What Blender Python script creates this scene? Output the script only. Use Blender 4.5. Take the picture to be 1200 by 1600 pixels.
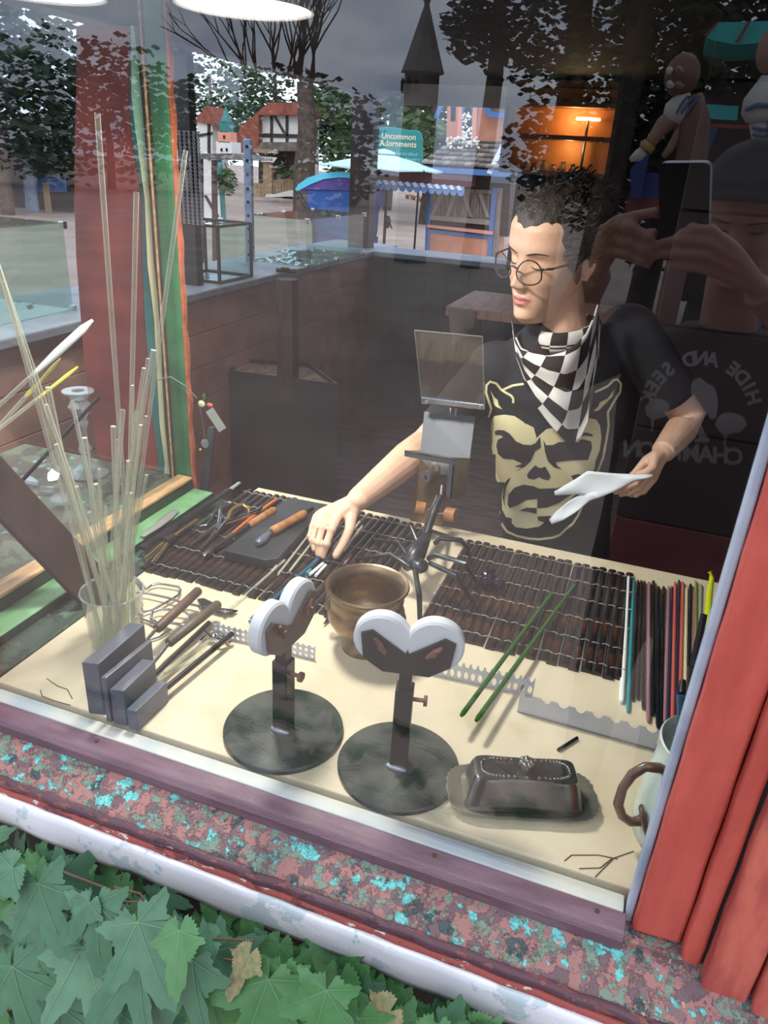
import bpy, bmesh, math, random
from mathutils import Vector, Matrix, Euler
from mathutils.bvhtree import BVHTree
from mathutils.geometry import delaunay_2d_cdt
for o in list(bpy.data.objects): bpy.data.objects.remove(o)
SC = bpy.context.scene; COL = SC.collection; PI = math.pi
R = random.Random(7)
V3 = Vector
# ---------------------------------------------------------------- camera
FPX = 1159.0; YAW, PIT, ROLL = [math.radians(a) for a in (18.43, 25.36, 3.55)]
CAM = V3((0, -.66, .765))
FW = V3((-math.sin(YAW)*math.cos(PIT), math.cos(YAW)*math.cos(PIT), -math.sin(PIT)))
_r = V3((math.cos(YAW), math.sin(YAW), 0)); _u = _r.cross(FW)
RT = _r*math.cos(ROLL) + _u*math.sin(ROLL); UP = RT.cross(FW)
cd = bpy.data.cameras.new('camera'); cam = bpy.data.objects.new('camera', cd); COL.objects.link(cam)
cd.sensor_fit = 'VERTICAL'; cd.sensor_height = 36; cd.sensor_width = 27; cd.lens = 36*FPX/1600
cd.clip_start = .005; cd.clip_end = 300
cam.matrix_world = Matrix(((RT.x, UP.x, -FW.x, CAM.x), (RT.y, UP.y, -FW.y, CAM.y), (RT.z, UP.z, -FW.z, CAM.z), (0, 0, 0, 1)))
SC.camera = cam
def at(px, py, x=None, y=None, z=None):
    """where the sight line through a pixel of the photograph meets a plane of the place"""
    d = FW*FPX + RT*(px-600) + UP*(800-py)
    t = (x-CAM.x)/d.x if x is not None else (y-CAM.y)/d.y if y is not None else (z-CAM.z)/d.z
    return CAM + d*t
def proj(P):
    v = V3(P)-CAM; z = v.dot(FW)
    return 600+FPX*v.dot(RT)/z, 800-FPX*v.dot(UP)/z
def zat(x, y, py):
    """height above the bench at which the upright through (x, y) reaches image row py"""
    a, b = -1.5, 3.0
    for _ in range(50):
        m = (a+b)/2
        if proj((x, y, m))[1] > py: a = m
        else: b = m
    return (a+b)/2
# ---------------------------------------------------------------- world, light, exposure
SC.view_settings.view_transform = 'Standard'; SC.view_settings.look = 'None'
SC.view_settings.gamma = 1; SC.view_settings.exposure = 0.0; SC.view_settings.use_curve_mapping = False
SC.cycles.transparent_max_bounces = 48; SC.cycles.max_bounces = 10
def lin(c):
    return tuple(((v/255)/12.92 if v/255 <= .04045 else ((v/255+.055)/1.055)**2.4) for v in c[:3]) + (1,)
W = bpy.data.worlds.new('overcast_sky'); SC.world = W; W.use_nodes = True
nt = W.node_tree; nt.nodes.clear()
wo = nt.nodes.new('ShaderNodeOutputWorld'); bg = nt.nodes.new('ShaderNodeBackground')
tc = nt.nodes.new('ShaderNodeTexCoord'); mp = nt.nodes.new('ShaderNodeMapping'); mp.inputs['Scale'].default_value = (1.6, 1.6, 4.2)
ns = nt.nodes.new('ShaderNodeTexNoise'); ns.inputs['Scale'].default_value = 1.7; ns.inputs['Detail'].default_value = 6; ns.inputs['Roughness'].default_value = .55
rp = nt.nodes.new('ShaderNodeValToRGB')
rp.color_ramp.elements[0].position = .36; rp.color_ramp.elements[0].color = (.44, .55, .80, 1)
rp.color_ramp.elements[1].position = .66; rp.color_ramp.elements[1].color = (1.15, 1.22, 1.32, 1)
bg.inputs['Strength'].default_value = 1.75
nt.links.new(tc.outputs['Generated'], mp.inputs['Vector']); nt.links.new(mp.outputs['Vector'], ns.inputs['Vector'])
nt.links.new(ns.outputs['Fac'], rp.inputs['Fac']); nt.links.new(rp.outputs['Color'], bg.inputs['Color'])
nt.links.new(bg.outputs['Background'], wo.inputs['Surface'])
sl = bpy.data.lights.new('sun', 'SUN'); sl.energy = 1.2; sl.angle = math.radians(40); sl.color = (1, .97, .92)
so = bpy.data.objects.new('sun', sl); COL.objects.link(so); so.rotation_euler = (math.radians(42), math.radians(8), 0)
LAMP = 14.5
# ---------------------------------------------------------------- materials
MATS = {}
def mat(name, c, rough=.6, metal=0.0, c2=None, scale=12, lo=.4, hi=.6, detail=5, stretch=None, bump=0.0, bscale=None, emit=0, spec=None, alpha=None, coat=0, sheen=0):
    m = bpy.data.materials.new(name); m.use_nodes = True; MATS[name] = m
    t = m.node_tree; b = t.nodes['Principled BSDF']
    b.inputs['Base Color'].default_value = lin(c); b.inputs['Roughness'].default_value = rough; b.inputs['Metallic'].default_value = metal
    if spec is not None: b.inputs['Specular IOR Level'].default_value = spec
    if coat: b.inputs['Coat Weight'].default_value = coat; b.inputs['Coat Roughness'].default_value = .15
    if sheen: b.inputs['Sheen Weight'].default_value = sheen
    if emit: b.inputs['Emission Color'].default_value = lin(c); b.inputs['Emission Strength'].default_value = emit
    if alpha is not None: b.inputs['Alpha'].default_value = alpha
    if c2 or bump:
        tx = t.nodes.new('ShaderNodeTexCoord'); mg = t.nodes.new('ShaderNodeMapping')
        if stretch: mg.inputs['Scale'].default_value = stretch
        t.links.new(tx.outputs['Object'], mg.inputs['Vector'])
        n = t.nodes.new('ShaderNodeTexNoise'); n.inputs['Scale'].default_value = scale; n.inputs['Detail'].default_value = detail
        t.links.new(mg.outputs['Vector'], n.inputs['Vector'])
    if c2:
        r = t.nodes.new('ShaderNodeValToRGB'); e = r.color_ramp.elements
        e[0].position = lo; e[0].color = lin(c); e[1].position = hi; e[1].color = lin(c2)
        t.links.new(n.outputs['Fac'], r.inputs['Fac']); t.links.new(r.outputs['Color'], b.inputs['Base Color'])
    if bump:
        n2 = t.nodes.new('ShaderNodeTexNoise'); n2.inputs['Scale'].default_value = bscale or scale*4; n2.inputs['Detail'].default_value = 4
        t.links.new(mg.outputs['Vector'], n2.inputs['Vector'])
        bp = t.nodes.new('ShaderNodeBump'); bp.inputs['Strength'].default_value = bump; bp.inputs['Distance'].default_value = .004
        t.links.new(n2.outputs['Fac'], bp.inputs['Height']); t.links.new(bp.outputs['Normal'], b.inputs['Normal'])
    return m
def layers(name, base, coats, rough=.75, bump=.5, stretch=None):
    """old paint: coats of (colour, noise scale, threshold, seed) worn through to one another"""
    m = mat(name, base, rough); t = m.node_tree; b = t.nodes['Principled BSDF']
    tx = t.nodes.new('ShaderNodeTexCoord'); mg0 = t.nodes.new('ShaderNodeMapping')
    if stretch: mg0.inputs['Scale'].default_value = stretch
    t.links.new(tx.outputs['Object'], mg0.inputs['Vector'])
    prev = None; hprev = None
    for c, s, th, seed in coats:
        mg = t.nodes.new('ShaderNodeMapping'); mg.inputs['Location'].default_value = (seed, seed*1.7, seed*.6)
        t.links.new(mg0.outputs['Vector'], mg.inputs['Vector'])
        n = t.nodes.new('ShaderNodeTexNoise'); n.inputs['Scale'].default_value = s; n.inputs['Detail'].default_value = 6; n.inputs['Roughness'].default_value = .62
        t.links.new(mg.outputs['Vector'], n.inputs['Vector'])
        r = t.nodes.new('ShaderNodeValToRGB'); r.color_ramp.elements[0].position = th; r.color_ramp.elements[1].position = min(1, th+.02)
        t.links.new(n.outputs['Fac'], r.inputs['Fac'])
        mx = t.nodes.new('ShaderNodeMix'); mx.data_type = 'RGBA'
        t.links.new(r.outputs['Color'], mx.inputs['Factor'])
        if prev: t.links.new(prev, mx.inputs['A'])
        else: mx.inputs['A'].default_value = lin(base)
        mx.inputs['B'].default_value = lin(c); prev = mx.outputs['Result']
        ad = t.nodes.new('ShaderNodeMath'); ad.operation = 'ADD'
        t.links.new(r.outputs['Color'], ad.inputs[0])
        if hprev: t.links.new(hprev, ad.inputs[1])
        else: ad.inputs[1].default_value = 0
        hprev = ad.outputs[0]
    t.links.new(prev, b.inputs['Base Color'])
    if bump:
        bp = t.nodes.new('ShaderNodeBump'); bp.inputs['Strength'].default_value = bump; bp.inputs['Distance'].default_value = .0025
        t.links.new(hprev, bp.inputs['Height']); t.links.new(bp.outputs['Normal'], b.inputs['Normal'])
    return m
def clear(name, tint=(255, 255, 255), ior=1.5, body=0.0, bodycol=(200, 205, 200), rough=0.0, edge=None):
    """thin clear glass: sees straight through, mirrors by Fresnel; body = milky share"""
    m = bpy.data.materials.new(name); m.use_nodes = True; MATS[name] = m
    t = m.node_tree; t.nodes.clear(); out = t.nodes.new('ShaderNodeOutputMaterial')
    tr = t.nodes.new('ShaderNodeBsdfTransparent'); tr.inputs['Color'].default_value = lin(tint)
    gl = t.nodes.new('ShaderNodeBsdfGlossy'); gl.inputs['Roughness'].default_value = rough
    f0 = ((ior-1)/(ior+1))**2; lf = t.nodes.new('ShaderNodeLayerWeight'); lf.inputs['Blend'].default_value = .5
    pw = t.nodes.new('ShaderNodeMath'); pw.operation = 'POWER'; pw.inputs[1].default_value = 5; t.links.new(lf.outputs['Facing'], pw.inputs[0])
    fr = t.nodes.new('ShaderNodeMath'); fr.operation = 'MULTIPLY_ADD'; fr.inputs[1].default_value = 1-f0; fr.inputs[2].default_value = f0; t.links.new(pw.outputs[0], fr.inputs[0])
    src = tr.outputs[0]
    if body or edge:
        df = t.nodes.new('ShaderNodeBsdfPrincipled'); df.inputs['Base Color'].default_value = lin(bodycol); df.inputs['Roughness'].default_value = .15
        m0 = t.nodes.new('ShaderNodeMixShader'); t.links.new(tr.outputs[0], m0.inputs[1]); t.links.new(df.outputs[0], m0.inputs[2])
        if edge:
            lw = t.nodes.new('ShaderNodeLayerWeight'); lw.inputs['Blend'].default_value = edge
            mr = t.nodes.new('ShaderNodeMapRange'); mr.inputs['To Min'].default_value = body; mr.inputs['To Max'].default_value = min(1, body+.6)
            t.links.new(lw.outputs['Facing'], mr.inputs['Value']); t.links.new(mr.outputs[0], m0.inputs[0])
        else: m0.inputs[0].default_value = body
        src = m0.outputs[0]
    mx = t.nodes.new('ShaderNodeMixShader'); t.links.new(fr.outputs[0], mx.inputs[0]); t.links.new(src, mx.inputs[1]); t.links.new(gl.outputs[0], mx.inputs[2])
    t.links.new(mx.outputs[0], out.inputs['Surface'])
    return m
# ---------------------------------------------------------------- mesh building
def basis(d):
    d = V3(d).normalized(); a = V3((0, 0, 1)) if abs(d.z) < .9 else V3((1, 0, 0))
    u = a.cross(d).normalized(); return u, d.cross(u), d
def RZ(deg): return Matrix.Rotation(math.radians(deg), 3, 'Z')
class MB:
    def __init__(s): s.v = []; s.f = []; s.uv = None
    def add(s, vs, fs):
        n = len(s.v); s.v += [V3(p) for p in vs]; s.f += [tuple(i+n for i in f) for f in fs]; return s
    def box(s, c, d, M=None):
        c = V3(c); h = V3(d)/2; vs = []
        for z in (-1, 1):
            for x, y in ((-1, -1), (1, -1), (1, 1), (-1, 1)):
                p = V3((x*h.x, y*h.y, z*h.z)); vs.append(c+(M@p if M else p))
        return s.add(vs, [(3, 2, 1, 0), (4, 5, 6, 7), (0, 1, 5, 4), (1, 2, 6, 5), (2, 3, 7, 6), (3, 0, 4, 7)])
    def b2(s, x0, x1, y0, y1, z0, z1): return s.box(((x0+x1)/2, (y0+y1)/2, (z0+z1)/2), (abs(x1-x0), abs(y1-y0), abs(z1-z0)))
    def hexa(s, lo, hi):
        return s.add(list(lo)+list(hi), [(3, 2, 1, 0), (4, 5, 6, 7), (0, 1, 5, 4), (1, 2, 6, 5), (2, 3, 7, 6), (3, 0, 4, 7)])
    def bar(s, a, b, w, h, up=(0, 0, 1)):
        a = V3(a); b = V3(b); d = (b-a); L = d.length; d.normalize(); u = V3(up).cross(d)
        if u.length < 1e-4: u = V3((1, 0, 0)).cross(d)
        u.normalize(); v = d.cross(u)
        return s.box((a+b)/2, (w, h, L), Matrix((u, v, d)).transposed())
    def tube(s, pts, r, n=8, cap=True, closed=False, flat=None):
        pts = [V3(p) for p in pts]; m = len(pts); rs = r if isinstance(r, (list, tuple)) else [r]*m
        tg = []
        for i in range(m):
            a = pts[(i-1) % m] if (closed or i) else pts[0]; b = pts[(i+1) % m] if (closed or i < m-1) else pts[-1]
            d = (b-a); tg.append(d.normalized() if d.length > 1e-9 else V3((0, 0, 1)))
        u, w, _ = basis(tg[0]); vs = []
        for i in range(m):
            u = u-tg[i]*u.dot(tg[i])
            u = u.normalized() if u.length > 1e-6 else basis(tg[i])[0]
            w = tg[i].cross(u)
            for k in range(n):
                a = 2*PI*k/n; vs.append(pts[i]+(u*math.cos(a)+w*math.sin(a)*(flat or 1))*rs[i])
        fs = []
        for i in range(m if closed else m-1):
            j = (i+1) % m
            for k in range(n): fs.append((i*n+k, i*n+(k+1) % n, j*n+(k+1) % n, j*n+k))
        if cap and not closed: fs += [tuple(range(n-1, -1, -1)), tuple((m-1)*n+k for k in range(n))]
        return s.add(vs, fs)
    def cyl(s, a, b, r, r1=None, n=16): return s.tube([a, b], [r, r if r1 is None else r1], n)
    def lathe(s, prof, c=(0, 0, 0), n=32, M=None, sx=1, sy=1):
        c = V3(c); m = len(prof); vs = []; fs = []
        for rr, z in prof:
            for k in range(n):
                a = 2*PI*k/n; p = V3((rr*math.cos(a)*sx, rr*math.sin(a)*sy, z)); vs.append(c+(M@p if M else p))
        for i in range(m-1):
            for k in range(n): fs.append((i*n+k, i*n+(k+1) % n, (i+1)*n+(k+1) % n, (i+1)*n+k))
        fs += [tuple(range(n-1, -1, -1)), tuple((m-1)*n+k for k in range(n))]
        return s.add(vs, fs)
    def ell(s, c, r, M=None, n=16, m=10):
        r = V3(r) if not isinstance(r, (int, float)) else V3((r, r, r)); c = V3(c); vs = []; fs = []
        for i in range(1, m):
            a = PI*i/m
            for k in range(n):
                b = 2*PI*k/n; p = V3((r.x*math.sin(a)*math.cos(b), r.y*math.sin(a)*math.sin(b), -r.z*math.cos(a))); vs.append(c+(M@p if M else p))
        b0 = V3((0, 0, -r.z)); t0 = V3((0, 0, r.z)); vs += [c+(M@b0 if M else b0), c+(M@t0 if M else t0)]; B = len(vs)-2
        for i in range(m-2):
            for k in range(n): fs.append((i*n+k, i*n+(k+1) % n, (i+1)*n+(k+1) % n, (i+1)*n+k))
        for k in range(n): fs += [(B, (k+1) % n, k), (B+1, (m-2)*n+k, (m-2)*n+(k+1) % n)]
        return s.add(vs, fs)
    def prism(s, poly, O, U, Vv, W):
        """a 2-D outline in the plane O + x*U + y*Vv, thickened by W"""
        O, U, Vv, W = V3(O), V3(U), V3(Vv), V3(W); n = len(poly)
        a = [O+U*x+Vv*y for x, y in poly]
        return s.add(a+[p+W for p in a], [tuple(range(n-1, -1, -1)), tuple(range(n, 2*n))]+[(i, (i+1) % n, n+(i+1) % n, n+i) for i in range(n)])
    def grid(s, fn, nu, nv, wrapu=False):
        vs = [fn(i/(nu if wrapu else nu-1), j/(nv-1)) for j in range(nv) for i in range(nu)]
        fs = [(j*nu+i, j*nu+(i+1) % nu, (j+1)*nu+(i+1) % nu, (j+1)*nu+i) for j in range(nv-1) for i in range(nu if wrapu else nu-1)]
        return s.add(vs, fs)
    def build(s, name, m, parent=None, smooth=None, bevel=0, origin=None, solid=0, sub=0, uv=None, bseg=2):
        off = V3((0, 0, 0))
        if parent:
            p = parent
            while p: off += p.location; p = p.parent
        elif origin is not None: off = V3(origin)
        else:
            xs = [[p[i] for p in s.v] for i in range(3)]
            off = V3(((min(xs[0])+max(xs[0]))/2, (min(xs[1])+max(xs[1]))/2, min(xs[2])))
        me = bpy.data.meshes.new(name); me.from_pydata([p-off for p in s.v], [], s.f); me.update()
        o = bpy.data.objects.new(name, me); COL.objects.link(o); me.materials.append(MATS[m] if isinstance(m, str) else m)
        if uv:
            l = me.uv_layers.new(name='UVMap')
            for lp in me.loops: l.data[lp.index].uv = uv[lp.vertex_index]
        if parent: o.parent = parent
        else: o.location = off
        if smooth is not None:
            me.shade_smooth()
            if smooth < 179: me.set_sharp_from_angle(angle=math.radians(smooth))
        if solid: k = o.modifiers.new('solid', 'SOLIDIFY'); k.thickness = solid; k.offset = 0
        if bevel: k = o.modifiers.new('bevel', 'BEVEL'); k.width = bevel; k.segments = bseg; k.limit_method = 'ANGLE'; k.angle_limit = math.radians(40)
        if sub: k = o.modifiers.new('sub', 'SUBSURF'); k.levels = sub; k.render_levels = sub
        return o
def tag(o, label, cat, group=None, kind=None):
    o['label'] = label
    if cat: o['category'] = cat
    if group: o['group'] = group
    if kind: o['kind'] = kind
    return o
def thing(name, label, cat, loc=(0, 0, 0), group=None):
    o = bpy.data.objects.new(name, None); COL.objects.link(o); o.location = loc; o.empty_display_size = .05
    return tag(o, label, cat, group)
def struct(o, label=None):
    o['kind'] = 'structure'
    if label: o['label'] = label
    return o
def sroot(name, loc, label=None):
    o = bpy.data.objects.new(name, None); COL.objects.link(o); o.location = loc; o.empty_display_size = .05; return struct(o, label)
def copy_tree(o, parent=None):
    c = o.copy(); COL.objects.link(c); c.parent = parent
    for ch in list(o.children): copy_tree(ch, c)
    return c
def inst(src, parent, loc, rot=(0, 0, 0), scale=(1, 1, 1), name=None, m=None):
    """another object sharing src's mesh"""
    o = bpy.data.objects.new(name or src.name.split('.')[0], src.data); COL.objects.link(o); o.parent = parent
    o.location = loc; o.rotation_euler = rot; o.scale = scale
    return o
ORD = ['first', 'second', 'third', 'fourth', 'fifth', 'sixth', 'seventh', 'eighth', 'ninth', 'tenth', 'eleventh', 'twelfth', 'thirteenth', 'fourteenth', 'fifteenth', 'sixteenth', 'seventeenth', 'eighteenth', 'nineteenth', 'twentieth', 'twenty-first', 'twenty-second', 'twenty-third', 'twenty-fourth', 'twenty-fifth', 'twenty-sixth', 'twenty-seventh', 'twenty-eighth', 'twenty-ninth', 'thirtieth']
def text_mesh(body, size, font_shear=0, bold=0.0, depth=0.0, align='CENTER'):
    c = bpy.data.curves.new('lettering', 'FONT'); c.body = body; c.size = size; c.align_x = align; c.align_y = 'CENTER'
    c.extrude = depth; c.offset = bold; c.shear = font_shear; c.resolution_u = 3
    o = bpy.data.objects.new('lettering', c); COL.objects.link(o)
    dg = bpy.context.evaluated_depsgraph_get(); me = bpy.data.meshes.new_from_object(o.evaluated_get(dg))
    bpy.data.objects.remove(o); bpy.data.curves.remove(c); return me
def union(mb, voxel, smooth_it=4, factor=.5):
    """melt overlapping shapes into one continuous skin"""
    me = bpy.data.meshes.new('melt'); me.from_pydata(mb.v, [], mb.f); o = bpy.data.objects.new('melt', me); COL.objects.link(o)
    k = o.modifiers.new('r', 'REMESH'); k.mode = 'VOXEL'; k.voxel_size = voxel; k.adaptivity = 0
    if smooth_it: q = o.modifiers.new('s', 'SMOOTH'); q.iterations = smooth_it; q.factor = factor
    dg = bpy.context.evaluated_depsgraph_get(); ev = o.evaluated_get(dg).to_mesh()
    out = MB(); out.v = [v.co.copy() for v in ev.vertices]; out.f = [tuple(p.vertices) for p in ev.polygons]
    o.evaluated_get(dg).to_mesh_clear(); bpy.data.objects.remove(o); bpy.data.meshes.remove(me); return out
# ---------------------------------------------------------------- palette
layers('flaking_sill', (104, 82, 88), [((150, 106, 102), 34, .46, 3.1), ((118, 94, 96), 60, .54, 6.6), ((112, 130, 116), 55, .54, 9.4), ((62, 78, 80), 30, .60, 5.2), ((104, 186, 182), 42, .575, 1.3), ((186, 150, 140), 60, .66, 12.7)], .7, .7)
layers('peeling_green', (52, 72, 58), [((34, 48, 42), 14, .5, 2.2), ((70, 104, 80), 20, .58, 4.6), ((96, 84, 70), 16, .63, 7.7), ((130, 150, 150), 30, .70, 11.1)], .6, .5)
layers('peeling_turquoise', (96, 104, 88), [((82, 74, 68), 14, .5, 2.9), ((96, 170, 160), 22, .62, 8.6), ((60, 70, 60), 12, .62, 4.7)], .7, .5)
mat('plum_paint', (100, 74, 84), .42, c2=(118, 92, 102), scale=9, bump=.25, bscale=120, stretch=(1, 6, 6))
layers('plum_nosing', (84, 54, 64), [((120, 70, 66), 40, .56, 1.2), ((205, 190, 186), 50, .66, 5.5), ((60, 40, 48), 30, .62, 3.3)], .55, .5, (1, 3, 3))
layers('red_line', (150, 70, 62), [((205, 190, 182), 40, .60, 2.2), ((96, 52, 52), 30, .58, 6.1)], .6, .5, (1, 3, 3))
layers('lavender_paint', (220, 221, 228), [((186, 200, 206), 10, .55, 3.3), ((158, 200, 202), 14, .64, 8.8), ((222, 224, 232), 20, .58, 5.1)], .6, .25)
mat('cream_bead', (196, 194, 180), .5, c2=(164, 172, 176), scale=6)
mat('pale_blue_bead', (168, 180, 196), .5, c2=(140, 156, 176), scale=14)
mat('red_paint', (190, 86, 74), .45, c2=(176, 74, 64), scale=7, bump=.35, bscale=60, stretch=(4, 4, 1))
mat('red_paint_old', (166, 74, 66), .55, c2=(192, 98, 82), scale=11, bump=.5, bscale=45, stretch=(4, 4, 1))
mat('cream_board', (216, 202, 174), .6, c2=(198, 182, 152), scale=9, lo=.45, hi=.75, bump=.08)
mat('light_green', (128, 178, 128), .5, c2=(100, 150, 104), scale=14)
mat('frame_green', (54, 112, 70), .5, c2=(44, 92, 58), scale=10, bump=.15)
mat('dark_green', (40, 66, 46), .55, c2=(30, 48, 38), scale=16)
mat('raw_wood', (206, 170, 126), .6, c2=(176, 134, 92), scale=12, stretch=(5, 1, 5), bump=.2)
mat('orange_edge', (190, 108, 74), .7, c2=(160, 86, 58), scale=30, bump=.7, bscale=70)
mat('teal_edge', (50, 110, 104), .5, c2=(40, 84, 92), scale=6)
mat('cream_edge', (224, 208, 160), .5, c2=(150, 190, 160), scale=5)
mat('brick_red_board', (142, 62, 54), .55, c2=(112, 50, 46), scale=7, bump=.2)
mat('brown_paint', (84, 62, 52), .6, c2=(66, 46, 40), scale=10)
mat('dark_wood', (62, 44, 38), .65, c2=(46, 32, 28), scale=9, stretch=(3, 3, 1), bump=.3)
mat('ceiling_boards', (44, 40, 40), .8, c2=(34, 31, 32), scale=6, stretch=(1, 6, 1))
mat('grey_board', (196, 192, 184), .7, c2=(178, 174, 166), scale=8)
mat('floor_boards', (124, 106, 100), .6, c2=(96, 82, 78), scale=5, stretch=(1, 5, 1), bump=.3, bscale=30)
mat('counter_grey', (150, 156, 168), .45, c2=(124, 130, 144), scale=6, bump=.1)
mat('counter_brown', (172, 130, 116), .6, c2=(150, 110, 98), scale=5, stretch=(6, 1, 1))
mat('counter_teal', (44, 54, 56), .6, c2=(52, 72, 74), scale=4)
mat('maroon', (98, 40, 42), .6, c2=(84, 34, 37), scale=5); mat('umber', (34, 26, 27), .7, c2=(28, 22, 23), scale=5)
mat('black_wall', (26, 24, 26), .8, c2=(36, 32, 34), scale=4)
mat('dirt', (172, 152, 140), .9, c2=(146, 126, 114), scale=1.1, lo=.35, hi=.7, bump=.3, bscale=20)
mat('soil', (150, 130, 108), .95, c2=(112, 96, 80), scale=20, bump=.8)
mat('black_box', (30, 29, 31), .45, c2=(38, 36, 38), scale=6)
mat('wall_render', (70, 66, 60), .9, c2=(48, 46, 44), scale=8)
clear('window_glass', (250, 252, 252), 1.78)
clear('shelf_glass', (240, 248, 245), 1.5, .012, (190, 210, 205))
clear('pane_glass', (250, 252, 252), 1.35)
# ---------------------------------------------------------------- the setting
FLZ = -.9
o = struct(MB().b2(-90, 90, -90, 90, FLZ-.2, FLZ).build('floor', 'dirt'), 'packed bare earth of the fairground'); o.name = 'ground'
struct(MB().b2(-1.87, 1.6, .0, 4.42, FLZ, FLZ+.02).build('floor', 'floor_boards'), 'dark worn floor of the stall')
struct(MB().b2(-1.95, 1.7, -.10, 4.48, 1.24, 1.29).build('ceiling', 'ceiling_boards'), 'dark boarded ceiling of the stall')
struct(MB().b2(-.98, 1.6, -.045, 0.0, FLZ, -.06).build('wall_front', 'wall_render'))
struct(MB().b2(-.98, 1.6, -.06, .03, 1.08, 1.24).build('trim_1', 'dark_wood'), 'dark head board above the shop window')
struct(MB().b2(-1.97, -1.87, .0, 4.48, 1.12, 1.24).build('trim_2', 'dark_wood'), 'dark header beam over the side counter')
hb = sroot('trim_3', (-1.5, 4.42, 1.08), 'header beam over the far counter')
MB().b2(-1.97, -.95, 4.38, 4.48, 1.16, 1.24).build('beam', 'dark_wood', hb)
MB().b2(-1.72, -.95, 4.36, 4.38, 1.085, 1.2).build('face_board', 'grey_board', hb)
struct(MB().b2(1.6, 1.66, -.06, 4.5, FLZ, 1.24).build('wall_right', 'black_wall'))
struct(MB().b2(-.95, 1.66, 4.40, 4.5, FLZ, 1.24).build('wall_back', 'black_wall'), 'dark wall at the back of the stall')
struct(MB().b2(-.99, -.86, -.06, .04, FLZ, 1.24).build('trim_4', 'red_paint_old'), 'red corner post of the shop window')
# maroon plank partition behind the woman
mp_ = sroot('wall_inner', (.5, 1.62, FLZ), 'maroon plank partition at the right of the stall')
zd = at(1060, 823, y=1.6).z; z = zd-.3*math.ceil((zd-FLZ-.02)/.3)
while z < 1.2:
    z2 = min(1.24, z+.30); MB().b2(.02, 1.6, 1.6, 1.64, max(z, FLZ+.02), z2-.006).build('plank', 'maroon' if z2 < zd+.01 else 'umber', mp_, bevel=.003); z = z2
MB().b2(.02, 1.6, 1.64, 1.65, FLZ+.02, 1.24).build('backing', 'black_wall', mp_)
# front window: pane, beads, stop rail, peeling sill, nosing, fascia
w1 = sroot('window_1', (-.35, 0, 0), 'shop window between red jambs')
MB().b2(-.862, .108, -.002, .002, -.015, 1.085).build('glass_pane', 'window_glass', w1)
MB().b2(-.862, .104, -.013, .010, -.02, .002).build('glazing_bead', 'cream_bead', w1, bevel=.002)
MB().b2(.1065, .1155, -.008, .006, -.02, 1.085).build('glazing_bead', 'pale_blue_bead', w1, bevel=.002)
MB().add([(x, y, z) for x in (-.9, .108) for y, z in ((-.013, .001), (-.036, -.004), (-.042, -.012), (-.043, -.026), (-.013, -.026))],
         [(0, 1, 2, 3, 4), (9, 8, 7, 6, 5)]+[(i, 5+i, 5+(i+1) % 5, (i+1) % 5) for i in range(5)]).build('stop_rail', 'plum_paint', w1, bevel=.002)
def sill_fn(u, v):
    x = -1.0+1.26*u; y = -.03-.062*v; zz = -.0235-.026*v
    return (x, y, zz+.0012*math.sin(x*37+v*9)*math.sin(v*7+x*11))
mb = MB().grid(sill_fn, 120, 10)
mb.build('sill_board', 'flaking_sill', w1, smooth=60, solid=.004)
pts = [(-1.0+1.26*i/60, -.094+.0012*math.sin(i*1.7), -.0535+.001*math.sin(i*2.3)) for i in range(61)]
MB().tube(pts, .0075, 10).build('sill_nosing', 'plum_nosing', w1, smooth=60)
pts = [(-1.0+1.26*i/60, -.1+.0008*math.sin(i*2.1), -.0625+.0008*math.sin(i*1.3)) for i in range(61)]
MB().tube(pts, .0055, 8).build('sill_moulding', 'red_line', w1, smooth=60)
def fas(u, v): x = -1.0+1.26*u; return (x, -.105-.004*math.sin(v*PI)+.0006*math.sin(x*60), -.064-.052*v+.0018*math.sin(x*23)*v+.001*math.sin(x*71)*v)
MB().grid(fas, 90, 6).build('fascia_board', 'lavender_paint', w1, smooth=60, solid=.012)
MB().b2(.108, .25, -.034, .0, -.06, -.016).build('sill_end', 'flaking_sill', w1, bevel=.002)
for x, dz in ((-.62, 0), (-.12, 0), (.075, 0)):
    MB().lathe([(.0, 0), (.003, 0), (.003, .0008), (0, .0014)], (x, -.022, -.0005), 8).build('screw', 'brown_paint', w1)
# right jamb, board by board
tj = sroot('trim_5', (.2, -.02, 0), 'red painted boards right of the window')
def board(x0, x1, yf, z0, m, wob=.0005, yb=.03):
    mb = MB(); n = 40
    for i in range(n+1):
        z = z0+(1.2-z0)*i/n; a = wob*math.sin(i*1.9+x0*50); b = wob*math.sin(i*1.3+x1*70); c = wob*.7*math.sin(i*2.7+x0*90)
        mb.v += [V3((x0+a, yf+c, z+(.004*math.sin(x0*99) if i == 0 else 0))), V3((x1+b, yf+c, z)), V3((x1+b, yb, z)), V3((x0+a, yb, z))]
    for i in range(n):
        for k in range(4): mb.f.append((i*4+k, i*4+(k+1) % 4, (i+1)*4+(k+1) % 4, (i+1)*4+k))
    mb.f += [(3, 2, 1, 0), tuple(n*4+k for k in range(4))]
    return mb.build('jamb_board', m, tj, bevel=.004, smooth=40, bseg=3)
board(.116, .168, -.022, -.010, 'red_paint'); board(.1695, .190, -.034, -.020, 'red_paint', .0005)
board(.1935, .240, -.050, -.045, 'red_paint_old'); board(.2435, .34, -.056, -.075, 'red_paint_old', .0005); board(.343, .7, -.06, -.1, 'red_paint_old', .0005)
MB().b2(.19, .7, -.03, .0, -.12, 1.2).build('backing', 'black_wall', tj)
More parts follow.
